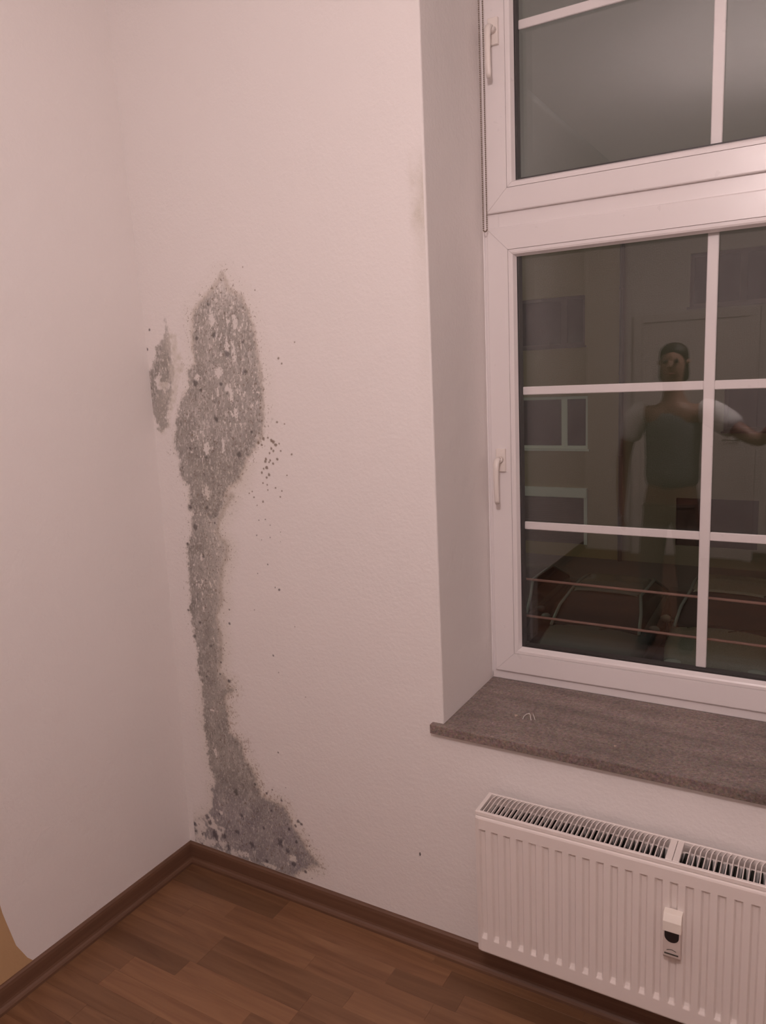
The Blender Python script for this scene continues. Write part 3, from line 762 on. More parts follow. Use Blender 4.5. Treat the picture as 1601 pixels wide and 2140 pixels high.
# ------------------------------------------------------------------ roller blind with bead chain
blind = tagp(empty('roller_blind', (1.627, 0.333, 3.03)), 'roller blind whose brown bead chain hangs in the left window reveal', 'blind')
def BL(p): return (p[0] - 1.627, p[1] - 0.333, p[2] - 3.03)
bm = bmesh.new(); add_cyl(bm, BL((1.055, 0.322, 3.035)), BL((2.215, 0.322, 3.035)), 0.019, n=24)
bmobj('fabric_roll', bm, M['shirt'], blind, smooth=False)
for x in (1.026, 2.216):
    box_obj('bracket', BL((x, 0.302, 3.005)), BL((x + 0.012, 0.345, 3.0745)), M['steel'], blind, 0.001)
def chain():
    bm = bmesh.new()
    yc = 0.331; xa, xb, zb = 1.0318, 1.0425, 2.0745
    r = (xb - xa) / 2
    pts = []
    z = 3.02
    while z > zb + r: pts.append((xa + (z - zb) / 0.95 * -0.0006, yc, z)); z -= 0.0052
    for k in range(5):
        a = math.pi + math.pi * (k + 0.5) / 5
        pts.append(((xa + xb) / 2 + r * math.cos(a), yc, zb + r + r * math.sin(a)))
    z = zb + r
    while z < 3.02: pts.append((xb, yc, z)); z += 0.0052
    for p in pts:
        bmesh.ops.create_icosphere(bm, subdivisions=1, radius=0.0023, matrix=Matrix.Translation(BL(p)))
    add_tube(bm, [BL((xa, yc, 3.02)), BL((xa, yc, zb + r)), BL(((xa + xb) / 2, yc, zb)), BL((xb, yc, zb + r)), BL((xb, yc, 3.02))], 0.0006, 5)
    o = bmobj('bead_chain', bm, M['chain'], blind)
    o['label'] = 'brown bead pull chain'
chain()

# ------------------------------------------------------------------ radiator
RX0, RX1 = 1.1634, 2.1230
RYF, RYB = -0.1357, -0.0300
RZ0, RZ1 = 0.1730, 0.5660
rad = tagp(empty('radiator', (RX0, -0.08, 0.173)), 'white ribbed panel radiator below the windowsill', 'radiator')
RO = Vector((RX0, -0.08, 0.173))
def R_(p): return (p[0] - RO.x, p[1] - RO.y, p[2] - RO.z)
def front_panel():
    xs, hx = [], []
    xs.append(RX0 + 0.0012); hx.append(0)
    n = 28
    for i in range(n):
        c = 1.1836 + i / 30.0
        for d, h in ((-0.0095, 0), (-0.0078, 0.25), (-0.0058, 0.85), (-0.0045, 1.0), (0.0045, 1.0), (0.0058, 0.85), (0.0078, 0.25), (0.0095, 0)):
            if c + d < RX1 - 0.002: xs.append(c + d); hx.append(h)
    xs.append(RX1 - 0.0012); hx.append(0)
    zs = [RZ0, RZ0 + 0.002, RZ0 + 0.006, 0.2140, 0.2160, 0.2215, 0.2275, 0.2310, 0.45, 0.5255, 0.5312, 0.5316, 0.5320, RZ1 - 0.006, RZ1 - 0.002, RZ1]
    hz = [0, 0, 0, 0, 0.08, 0.55, 0.95, 1, 1, 1, 0.98, 0.5, 0, 0, 0, 0]
    yo = [0.0045, 0.0015, 0, 0, 0, 0, 0, 0, 0, 0, 0, 0, 0, 0, 0.0015, 0.0045]
    V, F = [], []
    dep = 0.0082
    for i, x in enumerate(xs):
        for j, z in enumerate(zs):
            edge = 0.0025 if i in (0, len(xs) - 1) else 0
            V.append(R_((x, RYF + yo[j] + edge + dep * hx[i] * hz[j], z)))
    m = len(zs)
    for i in range(len(xs) - 1):
        for j in range(m - 1): F.append((i * m + j, i * m + j + 1, (i + 1) * m + j + 1, (i + 1) * m + j))
    nb = len(V)
    V += [R_((x, RYF + 0.012, z)) for x, z in ((xs[0], zs[0]), (xs[-1], zs[0]), (xs[-1], zs[-1]), (xs[0], zs[-1]))]
    me = bpy.data.meshes.new('front_panel'); me.from_pydata(V, [], F + [(nb, nb + 1, nb + 2, nb + 3)])
    bm = bmesh.new(); bm.from_mesh(me)
    bm.verts.ensure_lookup_table(); tab = list(bm.verts)
    # rim back to the rear face
    rim = [i * m for i in range(len(xs))] + [(len(xs) - 1) * m + j for j in range(1, m)] + [i * m + m - 1 for i in range(len(xs) - 2, -1, -1)] + [j for j in range(m - 2, 0, -1)]
    back = {}
    rv = []
    for k in rim:
        v = tab[k]; rv.append(bm.verts.new((v.co.x, R_((0, RYF + 0.012, 0))[1], v.co.z)))
    for a in range(len(rim)):
        b = (a + 1) % len(rim)
        bm.faces.new((tab[rim[a]], tab[rim[b]], rv[b], rv[a]))
    o = bmobj('front_panel', bm, M['enamel'], rad)
    for p in o.data.polygons: p.use_smooth = False
    return o
front_panel()
# rear panel, convector fins, side panels, grille
box_obj('rear_panel', R_((RX0 + 0.012, -0.048, RZ0 + 0.01)), R_((RX1 - 0.012, -0.040, RZ1 - 0.012)), M['enamel'], rad, 0.002)
def convector():  # fins coloured dark to put in the shade between the slats
    bm = bmesh.new()
    x = RX0 + 0.02; pts = []
    k = 0
    while x < RX1 - 0.02:
        pts.append((x, (-0.1225, -0.1225, -0.055, -0.055)[k % 4])); x += (0.0065 if k % 2 == 0 else 0.0022); k += 1
    V = [bm.verts.new(R_((a, b, 0.20))) for a, b in pts]; T = [bm.verts.new(R_((a, b, 0.560))) for a, b in pts]
    for i in range(len(pts) - 1): bm.faces.new((V[i], V[i + 1], T[i + 1], T[i]))
    bmobj('convector', bm, M['shade_slot_dark'], rad, recalc=False)
convector()
for a, b in ((RX0 - 0.0012, RX0 + 0.0006), (RX1 - 0.0006, RX1 + 0.0012)):
    bm = bmesh.new(); add_box(bm, R_((a, RYF + 0.0065, RZ0 + 0.004)), R_((b, RYB - 0.002, RZ1 + 0.0100)), 0.0005, 1)
    bmobj('side_panel', bm, M['enamel'], rad)
def grille_frame():
    bm = bmesh.new()
    z0, z1 = RZ1 + 0.0006, RZ1 + 0.0118
    ya, yb = RYF + 0.0050, RYB - 0.003
    add_box(bm, R_((RX0, ya, z0)), R_((RX1, ya + 0.0085, z1)), 0.0012, 1)
    add_box(bm, R_((RX0, yb - 0.0055, z0)), R_((RX1, yb, z1)), 0.0012, 1)
    add_box(bm, R_((RX0, ya + 0.0085, z0)), R_((RX0 + 0.0100, yb - 0.0055, z1)), 0.0008, 1)
    add_box(bm, R_((RX1 - 0.0100, ya + 0.0085, z0)), R_((RX1, yb - 0.0055, z1)), 0.0008, 1)
    bmobj('grille_frame', bm, M['enamel'], rad)
    add = 0.0015
    bm = bmesh.new()
    add_box(bm, R_((1.6270, ya + 0.0085, z0 + 0.001)), R_((1.6420, yb - 0.0055, z1)), 0.0008, 1)
    add_box(bm, R_((1.6432, ya + 0.0085, z0 + 0.001)), R_((1.6570, yb - 0.0055, z1)), 0.0008, 1)
    bmobj('grille_bridge', bm, M['enamel'], rad)
grille_frame()
def slat_mesh():
    """upright fin, front to back, turning over into a small curl at the wall end"""
    ya, yb = RYF + 0.0130, RYB - 0.0082
    L = yb - ya
    prof = []
    V, F = [], []
    t = 0.0011
    st = 9
    for i in range(st):
        u = i / (st - 1); y = ya + L * u
        k = 0.0065 * max(0.0, (u - 0.72) / 0.28) ** 1.6       # leans over to the right near the wall
        top = 0.0112
        for (dx, z) in ((-t + k, top), (t + k, top), (t, top - 0.009), (-t, top - 0.009)):
            V.append((dx, y - RO.y, RZ1 + z - RO.z))
    for i in range(st - 1):
        for j in range(4): F.append((4 * i + j, 4 * i + (j + 1) % 4, 4 * i + 4 + (j + 1) % 4, 4 * i + 4 + j))
    F += [(0, 1, 2, 3), tuple(4 * (st - 1) + j for j in (3, 2, 1, 0))]
    me = bpy.data.meshes.new('slat'); me.from_pydata(V, [], F)
    bm = bmesh.new(); bm.from_mesh(me); bmesh.ops.recalc_face_normals(bm, faces=bm.faces); bm.to_mesh(me); bm.free()
    me.materials.append(M['enamel'])
    return me
sm = slat_mesh()
x = RX0 + 0.0185
while x < RX1 - 0.014:
    if not (1.620 < x < 1.663):
        link('slat', sm, None, rad, (x - RO.x, 0, 0))
    x += 0.01142
for x in (1.33, 1.95):
    box_obj('wall_bracket', R_((x, -0.0405, 0.25)), R_((x + 0.03, 0.0, 0.50)), M['enamel'], rad, 0.001)
bm = bmesh.new()
for x in (2.02, 2.07): add_cyl(bm, R_((x, -0.085, 0.0)), R_((x, -0.085, 0.190)), 0.0075, n=14)
bmobj('supply_pipe', bm, M['enamel'], rad, smooth=False)
# heat cost meter
def meter():
    x0, x1 = 1.6325, 1.6705
    yf = RYF - 0.0245; y0 = RYF + 0.002
    zb, zt = 0.3500, 0.4640
    def M_(p): return R_(p)
    # base: side profile (y,z)
    prof = [(y0, zb), (yf + 0.006, zb + 0.002), (yf + 0.001, zb + 0.010), (yf, zb + 0.03), (yf, 0.4395), (y0 + 0.0, 0.4395)]
    bodym = prism('heat_meter', [(p[0] - RO.y, p[1] - RO.z) for p in prof], 'X', x0 - RO.x, x1 - RO.x, M['meter_grey'], rad, bevel=0.0016)
    bodym['label'] = 'small white heat meter with a dark display'
    prof = [(y0, 0.4397), (yf - 0.0014, 0.4290), (yf - 0.0018, 0.4470), (yf + 0.006, zt), (y0, zt + 0.001)]
    prof = [(y0, 0.4240), (yf - 0.0014, 0.4240), (yf - 0.0018, 0.4490), (yf + 0.007, zt), (y0, zt + 0.001)]
    c = prism('meter_cap', [(p[0] - RO.y, p[1] - RO.z) for p in prof], 'X', x0 - 0.0008 - RO.x, x1 + 0.0008 - RO.x, M['meter_white'], bodym, bevel=0.0012)
    # D-shaped dark display
    xc = (x0 + x1) / 2; r = 0.0155
    pts = [(xc - r, 0.4238), (xc - r, 0.4150)] + [(xc - r * math.cos(a), 0.4130 - 0.0150 * math.sin(a)) for a in np.linspace(0.12, math.pi - 0.12, 14)] + [(xc + r, 0.4150), (xc + r, 0.4238)]
    prism('display', [(p[0] - RO.x, p[1] - RO.z) for p in pts], 'Y', yf - 0.0007 - RO.y, yf + 0.001 - RO.y, M['display'], bodym)
    # moulded arc and slot on the lower half
    bm = bmesh.new()
    add_tube(bm, [R_((xc - 0.010 + 0.020 * t, yf - 0.0001, 0.3765 + 0.003 * math.sin(math.pi * t))) for t in np.linspace(0, 1, 7)], 0.0008, 6)
    add_box(bm, R_((x0 + 0.004, yf - 0.0006, 0.3660)), R_((x1 - 0.004, yf + 0.001, 0.3690)))
    bmobj('slot', bm, M['shade_slot_dark'], bodym)
meter()

# ------------------------------------------------------------------ pendant lamp (out of frame, lights the room)
lamp = tagp(empty('pendant_lamp', (LAMP_POS[0], LAMP_POS[1], ZC)), 'round opal pendant lamp hanging behind the camera', 'lamp')
LZ = LAMP_POS[2] - ZC
bm = bmesh.new(); bmesh.ops.create_uvsphere(bm, u_segments=24, v_segments=16, radius=0.115, matrix=Matrix.Translation((0, 0, LZ)))
bmobj('globe', bm, M['lamp'], lamp, smooth=True)
bm = bmesh.new(); add_cyl(bm, (0, 0, LZ + 0.108), (0, 0, LZ + 0.15), 0.035, 0.02, 20); bmobj('globe_cap', bm, M['brass_lamp'], lamp)
bm = bmesh.new(); add_cyl(bm, (0, 0, LZ + 0.15), (0, 0, -0.02), 0.004, n=8); bmobj('cord', bm, M['brass_lamp'], lamp)
bm = bmesh.new(); add_cyl(bm, (0, 0, -0.025), (0, 0, 0), 0.05, 0.055, 24); bmobj('ceiling_rose', bm, M['brass_lamp'], lamp)

# ------------------------------------------------------------------ outside: railing, street, cars, facade
rail = tagp(empty('window_railing', (1.627, 0.50, 0.75)), 'pair of thin reddish rails running outside across the lower window', 'railing')
def RL(p): return (p[0] - 1.627, p[1] - 0.50, p[2] - 0.75)
for z in (1.0085, 0.8825):
    bm = bmesh.new(); add_cyl(bm, RL((0.94, 0.55, z)), RL((2.32, 0.55, z - 0.010)), 0.0042, n=12)
    bmobj('rail', bm, M['rail'], rail, smooth=False)
for x in (0.94, 2.32):
    box_obj('rail_post', RL((x - 0.008, 0.50, 0.80)), RL((x + 0.008, 0.558, 1.03)), M['rail'], rail, 0.001)

G = -3.8
YF = 19.3
tagp(box_obj('ground', (-30, 0.6, G - 0.2), (30, 40, G), M['asphalt']), kind='structure')
tagp(box_obj('trim_1', (-30, YF - 2.2, G), (30, YF, G + 0.10), M['kerb'], bevel=0.01), kind='structure')

bld = tagp(empty('apartment_building', (-1, YF, G)), 'dim ochre rendered house across the street with white-framed windows', 'building')
def B_(p): return (p[0] + 1, p[1] - YF, p[2] - G)
def facade(x0, x1, z0, z1, holes, mat, y=YF, name='facade_wall'):
    """wall panel split into boxes around its openings"""
    xs = sorted({x0, x1, *[h[0] for h in holes], *[h[1] for h in holes]})
    zs = sorted({z0, z1, *[h[2] for h in holes], *[h[3] for h in holes]})
    V, F = [], []
    vid = {}
    def vv(x, yy, z):
        k = (round(x, 4), round(yy, 4), round(z, 4))
        if k not in vid: vid[k] = len(V); V.append(B_((x, yy, z)))
        return vid[k]
    for a, b in zip(xs[:-1], xs[1:]):
        for c, d in zip(zs[:-1], zs[1:]):
            mx, mz = (a + b) / 2, (c + d) / 2
            if any(h[0] < mx < h[1] and h[2] < mz < h[3] for h in holes): continue
            F.append((vv(a, y, c), vv(b, y, c), vv(b, y, d), vv(a, y, d)))
    for h in holes:
        D = 0.22
        F.append((vv(h[0], y, h[2]), vv(h[0], y + D, h[2]), vv(h[0], y + D, h[3]), vv(h[0], y, h[3])))
        F.append((vv(h[1], y, h[2]), vv(h[1], y, h[3]), vv(h[1], y + D, h[3]), vv(h[1], y + D, h[2])))
        F.append((vv(h[0], y, h[3]), vv(h[0], y + D, h[3]), vv(h[1], y + D, h[3]), vv(h[1], y, h[3])))
        F.append((vv(h[0], y, h[2]), vv(h[1], y, h[2]), vv(h[1], y + D, h[2]), vv(h[0], y + D, h[2])))
    # back face
    F.append((vv(x0, y + 0.5, z0), vv(x0, y + 0.5, z1), vv(x1, y + 0.5, z1), vv(x1, y + 0.5, z0)))
    F.append((vv(x0, y, z1), vv(x1, y, z1), vv(x1, y + 0.5, z1), vv(x0, y + 0.5, z1)))
    F.append((vv(x0, y, z0), vv(x0, y, z1), vv(x0, y + 0.5, z1), vv(x0, y + 0.5, z0)))
    F.append((vv(x1, y, z0), vv(x1, y + 0.5, z0), vv(x1, y + 0.5, z1), vv(x1, y, z1)))
    return pyobj(name, V, F, mat, bld, fix=False)
HL = [(-6.45, -3.78, -0.61, 0.86), (-6.45, -3.86, 2.22, 3.55), (-6.45, -3.78, -3.33, -1.97)]
HR = [(-0.34, 2.0, -0.12, 1.02), (-1.22, 1.2, 3.0, 4.3), (-1.43, 0.55, -3.18, -1.88), (3.2, 5.2, -0.12, 1.02)]
facade(-14, -2.86, G, 5.25, HL + [(-10.2, -7.9, -0.61, 0.86), (-10.2, -7.9, 2.22, 3.55)], M['facade'])
facade(-2.86, 12, G, 5.25, HR, M['facade_grey'])
def bwindow(h, mull, frame=M['frame_out'], sill_=True, pane=M['pane_dark']):
    x0, x1, z0, z1 = h
    y = YF + 0.12; t = 0.085
    bm = bmesh.new()
    for lo, hi in (((x0, y, z0), (x0 + t, y + 0.07, z1)), ((x1 - t, y, z0), (x1, y + 0.07, z1)), ((x0 + t, y, z0), (x1 - t, y + 0.07, z0 + t)), ((x0 + t, y, z1 - t), (x1 - t, y + 0.07, z1))):
        add_box(bm, B_(lo), B_(hi))
    for m in mull: add_box(bm, B_((m - 0.085, y, z0 + t)), B_((m + 0.085, y + 0.07, z1 - t)))
    if sill_: add_box(bm, B_((x0 - 0.05, YF - 0.06, z0 - 0.05)), B_((x1 + 0.05, y, z0 + 0.002)))
    f = bmobj('window', bm, frame, bld)
    xs = [x0 + t] + [v for m in mull for v in (m - 0.085, m + 0.085)] + [x1 - t]
    for a, b in zip(xs[0::2], xs[1::2]):
        box_obj('pane', B_((a, y + 0.03, z0 + t)), B_((b, y + 0.045, z1 - t)), pane, f)
bwindow(HL[0], [-4.467]); 
bwindow(HL[1], [-4.467], M['shutter'])
bwindow(HR[0], [0.9], M['shutter']); bwindow(HR[1], [0.0], M['shutter']); bwindow(HR[3], [4.2])
bwindow((-10.2, -7.9, -0.61, 0.86), [-8.8]); bwindow((-10.2, -7.9, 2.22, 3.55), [-8.8], M['shutter'])
o = box_obj('roller_shutter_box', B_((-6.45, YF - 0.12, -1.97)), B_((-3.78, YF + 0.03, -1.70)), M['frame_out'], bld, 0.01)
def shutter(x0, x1, z0, z1):
    bm = bmesh.new(); z = z0
    while z < z1 - 0.01:
        add_box(bm, B_((x0, YF + 0.02, z)), B_((x1, YF + 0.04, min(z + 0.052, z1)))); z += 0.056
    bmobj('roller_shutter', bm, M['shutter'], bld)
shutter(-6.37, -3.88, -3.33, -1.97)
box_obj('shutter_rail', B_((-3.88, YF - 0.02, -3.33)), B_((-3.79, YF + 0.05, -1.97)), M['frame_out'], bld)
box_obj('dark_opening', B_((-1.43, YF + 0.10, -3.18)), B_((0.55, YF + 0.16, -1.88)), M['pane_dark'], bld)  # flat dark panel standing in for the dark ground-floor opening
bm = bmesh.new(); add_cyl(bm, B_((-2.86, YF - 0.10, G + 0.1)), B_((-2.86, YF - 0.10, 5.2)), 0.060, n=16)
for z in (-3.0, -0.8, 1.4, 3.6): add_cyl(bm, B_((-2.86, YF - 0.10, z)), B_((-2.86, YF - 0.10, z + 0.05)), 0.075, n=16)
bmobj('downpipe', bm, M['pipe'], bld)
prism('roof', [(-0.5, 5.2 - G), (4.0, 7.4 - G), (8.5, 5.2 - G)], 'X', -14.3 + 1, 12.3 + 1, M['roof_tile'], bld)

# cars -----------------------------------------------------------------
def car(cx, ynose, paint, label, width=1.72, length=4.1, hood=0.98, roof=1.44, xs=1.0):
    t = tagp(empty('car', (cx, ynose, G)), label, 'car', 'cars parked nose-in below the window')
    hw = width / 2
    # lower body lofted from nose (y=0) to tail
    st = [  # y, half width, bottom z, belt z, crown
        (0.00, 0.70, 0.30, 0.58, 0.60), (0.05, 0.80, 0.24, 0.68, 0.71), (0.20, 0.90, 0.20, 0.76, 0.80), (0.50, 0.97, 0.19, 0.84, 0.90),
        (0.85, 0.99, 0.19, 0.90, hood - 0.03), (1.10, 1.0, 0.19, 0.93, hood), (1.6, 1.0, 0.19, 0.95, 1.00), (2.6, 1.0, 0.19, 0.97, 1.0),
        (3.4, 0.99, 0.20, 0.99, 1.02), (3.8, 0.95, 0.24, 0.98, 1.0), (4.03, 0.88, 0.32, 0.92, 0.93), (length, 0.80, 0.40, 0.75, 0.76)]
    V, F = [], []
    for (y, w, zb, zs_, zc) in st:
        w *= hw
        sec = [(-w * 0.90, zb), (-w, zb + 0.12), (-w * 1.0, (zb + zs_) / 2), (-w * 0.985, zs_ - 0.08), (-w * 0.90, zs_), (-w * 0.5, zs_ + (zc - zs_) * 0.75), (0, zc)]
        sec += [(-x_, z_) for x_, z_ in sec[-2::-1]]
        V += [(x_, y, z_) for x_, z_ in sec]
    n = 13
    for i in range(len(st) - 1):
        for j in range(n): F.append((i * n + j, i * n + (j + 1) % n, (i + 1) * n + (j + 1) % n, (i + 1) * n + j))
    F += [tuple(range(n)), tuple(range(len(st) * n - 1, (len(st) - 1) * n - 1, -1))]
    b = pyobj('body', V, F, paint, t, smooth=True)
    # cabin glass
    rw = hw * 0.70; bw = hw * 0.90
    prof = [(1.12, hood - 0.02), (1.90, roof - 0.035), (2.4, roof - 0.02), (3.1, roof - 0.05), (3.85, 1.0)]
    V, F = [], []
    for (y, z) in prof:
        k = (z - hood) / (roof - hood); k = max(0, k); wz = bw + (rw - bw) * k
        V += [(-wz, y, z), (wz, y, z), (bw, y, 0.93), (-bw, y, 0.93)]
    for i in range(len(prof) - 1):
        for j in range(4): F.append((4 * i + j, 4 * i + (j + 1) % 4, 4 * i + 4 + (j + 1) % 4, 4 * i + 4 + j))
    F += [(0, 1, 2, 3), tuple(4 * (len(prof) - 1) + j for j in (3, 2, 1, 0))]
    pyobj('cabin_glass', V, F, M['pane_dark'], t)
    V, F = [], []
    for (y, z, s) in ((1.86, roof - 0.035, 0.96), (1.95, roof - 0.012, 1.0), (2.4, roof, 1.02), (3.05, roof - 0.03, 1.0), (3.15, roof - 0.06, 0.97)):
        for fx, dz in ((-1.05, -0.035), (-0.9, 0.0), (-0.45, 0.018), (0.45, 0.018), (0.9, 0.0), (1.05, -0.035)): V.append((fx * rw * s, y, z + dz))
    for i in range(4):
        for j in range(5): F.append((6 * i + j, 6 * i + j + 1, 6 * i + 7 + j, 6 * i + 6 + j))
    ro = pyobj('roof', V, F, paint, t, smooth=True)
    md = ro.modifiers.new('thick', 'SOLIDIFY'); md.thickness = 0.02
    for s in (-1, 1):
        bm = bmesh.new()
        add_tube(bm, [(s * bw * 0.985, 1.08, hood - 0.03), (s * (bw * 0.6 + rw * 0.42), 1.45, (hood + roof) / 2 + 0.0), (s * rw * 1.03, 1.88, roof - 0.045), (s * rw * 1.06, 2.5, roof - 0.03), (s * rw * 1.04, 3.1, roof - 0.06), (s * bw * 0.96, 3.85, 0.99)], 0.030, 8)
        bmobj('pillar', bm, M['car_trim'], t, smooth=True)
        bm = bmesh.new()
        bmesh.ops.create_uvsphere(bm, u_segments=14, v_segments=8, radius=1.0, matrix=Matrix.Translation((s * (hw + 0.09), 1.38, 0.98)) @ Matrix.Diagonal((0.10, 0.06, 0.07, 1)))
        add_tube(bm, [(s * (hw - 0.06), 1.38, 0.95), (s * (hw + 0.05), 1.38, 0.97)], 0.018, 6)
        bmobj('side_mirror', bm, paint, t, smooth=True)
        bm = bmesh.new()
        bmesh.ops.create_uvsphere(bm, u_segments=14, v_segments=8, radius=1.0, matrix=Matrix.Translation((s * hw * 0.70, 0.12, 0.66)) @ Matrix.Diagonal((0.17, 0.11, 0.075, 1)))
        bmobj('headlight', bm, M['headlight'], t, smooth=True)
    for s in (-1, 1):
        for y in (0.78, 3.35):
            bm = bmesh.new()
            add_cyl(bm, (s * (hw - 0.20), y, 0.315), (s * (hw + 0.005), y, 0.315), 0.315, n=26)
            w_ = bmobj('wheel', bm, M['rubber'], t)
            bm = bmesh.new(); add_cyl(bm, (s * (hw - 0.02), y, 0.315), (s * (hw + 0.012), y, 0.315), 0.20, n=20)
            bmobj('rim', bm, M['steel'], w_)
    bm = bmesh.new()
    add_tube(bm, [(-hw * 0.52, 0.035, 0.55), (-hw * 0.3, -0.005, 0.53), (0, -0.018, 0.525), (hw * 0.3, -0.005, 0.53), (hw * 0.52, 0.035, 0.55)], 0.055, 8)
    bmobj('grille', bm, M['spacer'], t, smooth=True)
    add = bmesh.new(); add_box(add, (-0.26, -0.035, 0.36), (0.26, -0.010, 0.47), 0.004)
    bmobj('number_plate', add, M['frame_out'], t)
    bm = bmesh.new()
    for s in (-0.55, 0.1): add_tube(bm, [(s, 1.04, hood - 0.005), (s + 0.25, 1.16, hood + 0.03), (s + 0.55, 1.22, hood + 0.045)], 0.008, 6)
    bmobj('wiper', bm, M['spacer'], t)
    return t
M['car_trim'] = plain('car_pillar_paint', (0.26, 0.30, 0.28), 0.25, metal=0.3)
M['headlight'] = plain('headlight_lens', (0.55, 0.60, 0.55), 0.08, metal=0.6)
paintA = plain('grey_car_paint', (0.15, 0.17, 0.155), 0.25, metal=0.3)
paintB = plain('silver_car_paint', (0.30, 0.30, 0.24), 0.28, metal=0.4)
paintC = plain('dark_car_paint', (0.05, 0.05, 0.055), 0.25, metal=0.3)
car(-1.42, 9.88, paintA, 'grey car with pale windscreen pillar, left of the two clear cars outside')
car(0.56, 10.55, paintB, 'silver-olive car parked furthest right, nose under the window bars')
car(-3.55, 10.3, paintC, 'dark car parked furthest left, mostly hidden by the window frame')

# ------------------------------------------------------------------ photographer (seen only as a reflection in the panes)
def skin_mesh(name, chains, sub=2):
    """chains: list of (list of (point, rx, ry)), later chains may start from an index of an earlier vertex: ('#', i)"""
    V, E, Rr = [], [], []
    for ch in chains:
        prev = None
        for it in ch:
            if it[0] == '#': prev = it[1]; continue
            V.append(it[0]); Rr.append((it[1], it[2] if len(it) > 2 else it[1]))
            if prev is not None: E.append((prev, len(V) - 1))
            prev = len(V) - 1
    me = bpy.data.meshes.new(name + '_base'); me.from_pydata(V, E, [])
    o = bpy.data.objects.new(name + '_tmp', me); COL.objects.link(o)
    md = o.modifiers.new('skin', 'SKIN'); md.use_smooth_shade = True; md.branch_smoothing = 0.4
    for i, r in enumerate(Rr): me.skin_vertices[0].data[i].radius = r
    me.skin_vertices[0].data[0].use_root = True
    s = o.modifiers.new('sub', 'SUBSURF'); s.levels = sub; s.render_levels = sub
    dg = bpy.context.evaluated_depsgraph_get()
    out = bpy.data.meshes.new_from_object(o.evaluated_get(dg))
    bpy.data.objects.remove(o, do_unlink=True)
    out.name = name
    for p in out.polygons: p.use_smooth = True
    return out

PX, PY = 1.13, -2.12
person = tagp(empty('person', (PX, PY, 0)), 'person in a grey T-shirt with white sleeves holding up a phone, reflected in the window', 'person')
def Q(x, y, z): return (x - PX, y - PY, z)
hip = Q(PX, PY, 0.95)
hand = Vector((1.875, -1.845, 1.615))
phone_pos = Vector((1.8943, -1.7753, 1.6917))
body_ch = [
    [(hip, 0.155, 0.11), (Q(PX, PY, 1.08), 0.135, 0.10), (Q(PX, PY - .005, 1.22), 0.15, 0.105), (Q(PX, PY, 1.36), 0.165, 0.10), (Q(PX, PY, 1.44), 0.09, 0.075), (Q(PX, PY + .012, 1.52), 0.055, 0.058), (Q(PX, PY + .02, 1.575), 0.056, 0.062),
     (Q(PX, PY + .035, 1.635), 0.070, 0.088), (Q(PX, PY + .03, 1.70), 0.076, 0.098), (Q(PX, PY + .02, 1.755), 0.060, 0.078), (Q(PX, PY + .015, 1.785), 0.03, 0.04)],
    # right arm, raised to the phone (index of chest vertex = 3)
    [('#', 3), (Q(PX + 0.19, PY + .01, 1.41), 0.058), (Q(PX + 0.36, PY + 0.10, 1.30), 0.047), (Q(PX + 0.47, PY + 0.145, 1.245), 0.042), (Q(PX + 0.60, PY + 0.20, 1.40), 0.037), (Q(PX + 0.695, PY + 0.235, 1.53), 0.027), (Q(PX + 0.735, PY + 0.250, 1.585), 0.034, 0.02), (Q(PX + 0.752, PY + 0.258, 1.635), 0.030, 0.016)],
    # left arm hanging slightly bent
    [('#', 3), (Q(PX - 0.19, PY, 1.41), 0.058), (Q(PX - 0.25, PY - .01, 1.27), 0.047), (Q(PX - 0.28, PY - .02, 1.13), 0.040), (Q(PX - 0.275, PY + 0.03, 0.98), 0.034), (Q(PX - 0.27, PY + 0.07, 0.87), 0.026), (Q(PX - 0.265, PY + 0.085, 0.82), 0.036, 0.018), (Q(PX - 0.262, PY + 0.092, 0.785), 0.034, 0.016)],
    [('#', 0), (Q(PX - 0.09, PY, 0.86), 0.088), (Q(PX - 0.105, PY + .01, 0.50), 0.058), (Q(PX - 0.11, PY - .01, 0.32), 0.056), (Q(PX - 0.11, PY - .02, 0.10), 0.040), (Q(PX - 0.11, PY + .01, 0.045), 0.040), (Q(PX - 0.12, PY + .12, 0.035), 0.036, 0.028)],
    [('#', 0), (Q(PX + 0.09, PY, 0.86), 0.088), (Q(PX + 0.105, PY + .01, 0.50), 0.058), (Q(PX + 0.11, PY - .01, 0.32), 0.056), (Q(PX + 0.11, PY - .02, 0.10), 0.040), (Q(PX + 0.11, PY + .01, 0.045), 0.040), (Q(PX + 0.12, PY + .12, 0.035), 0.036, 0.028)],
]
def flat(chs):
    out, idx = [], 0
    return chs
bmsh = skin_mesh('body', body_ch)
# fingers, nose and ears joined into the one body mesh
fing = []
hb = Q(PX + 0.752, PY + 0.258, 1.635)
for i, (dx, dz, L) in enumerate(((-0.022, 0.030, 0.95), (-0.008, 0.036, 1.05), (0.008, 0.034, 1.0), (0.022, 0.026, 0.8))):
    p0 = Vector(hb) + Vector((dx * 0.8, -0.004, -0.004))
    fing.append([(tuple(p0), 0.009), (tuple(p0 + Vector((dx * 0.35, -0.006, 0.034 * L))), 0.0085), (tuple(p0 + Vector((dx * 0.45, 0.006, 0.056 * L))), 0.0078), (tuple(p0 + Vector((dx * 0.5, 0.020, 0.066 * L))), 0.0068)])
p0 = Vector(hb) + Vector((-0.024, 0.0, -0.03))
fing.append([(tuple(p0), 0.0105), (tuple(p0 + Vector((-0.022, 0.016, 0.022))), 0.0095), (tuple(p0 + Vector((-0.020, 0.034, 0.044))), 0.008)])
lb = Vector(Q(PX - 0.262, PY + 0.092, 0.785))
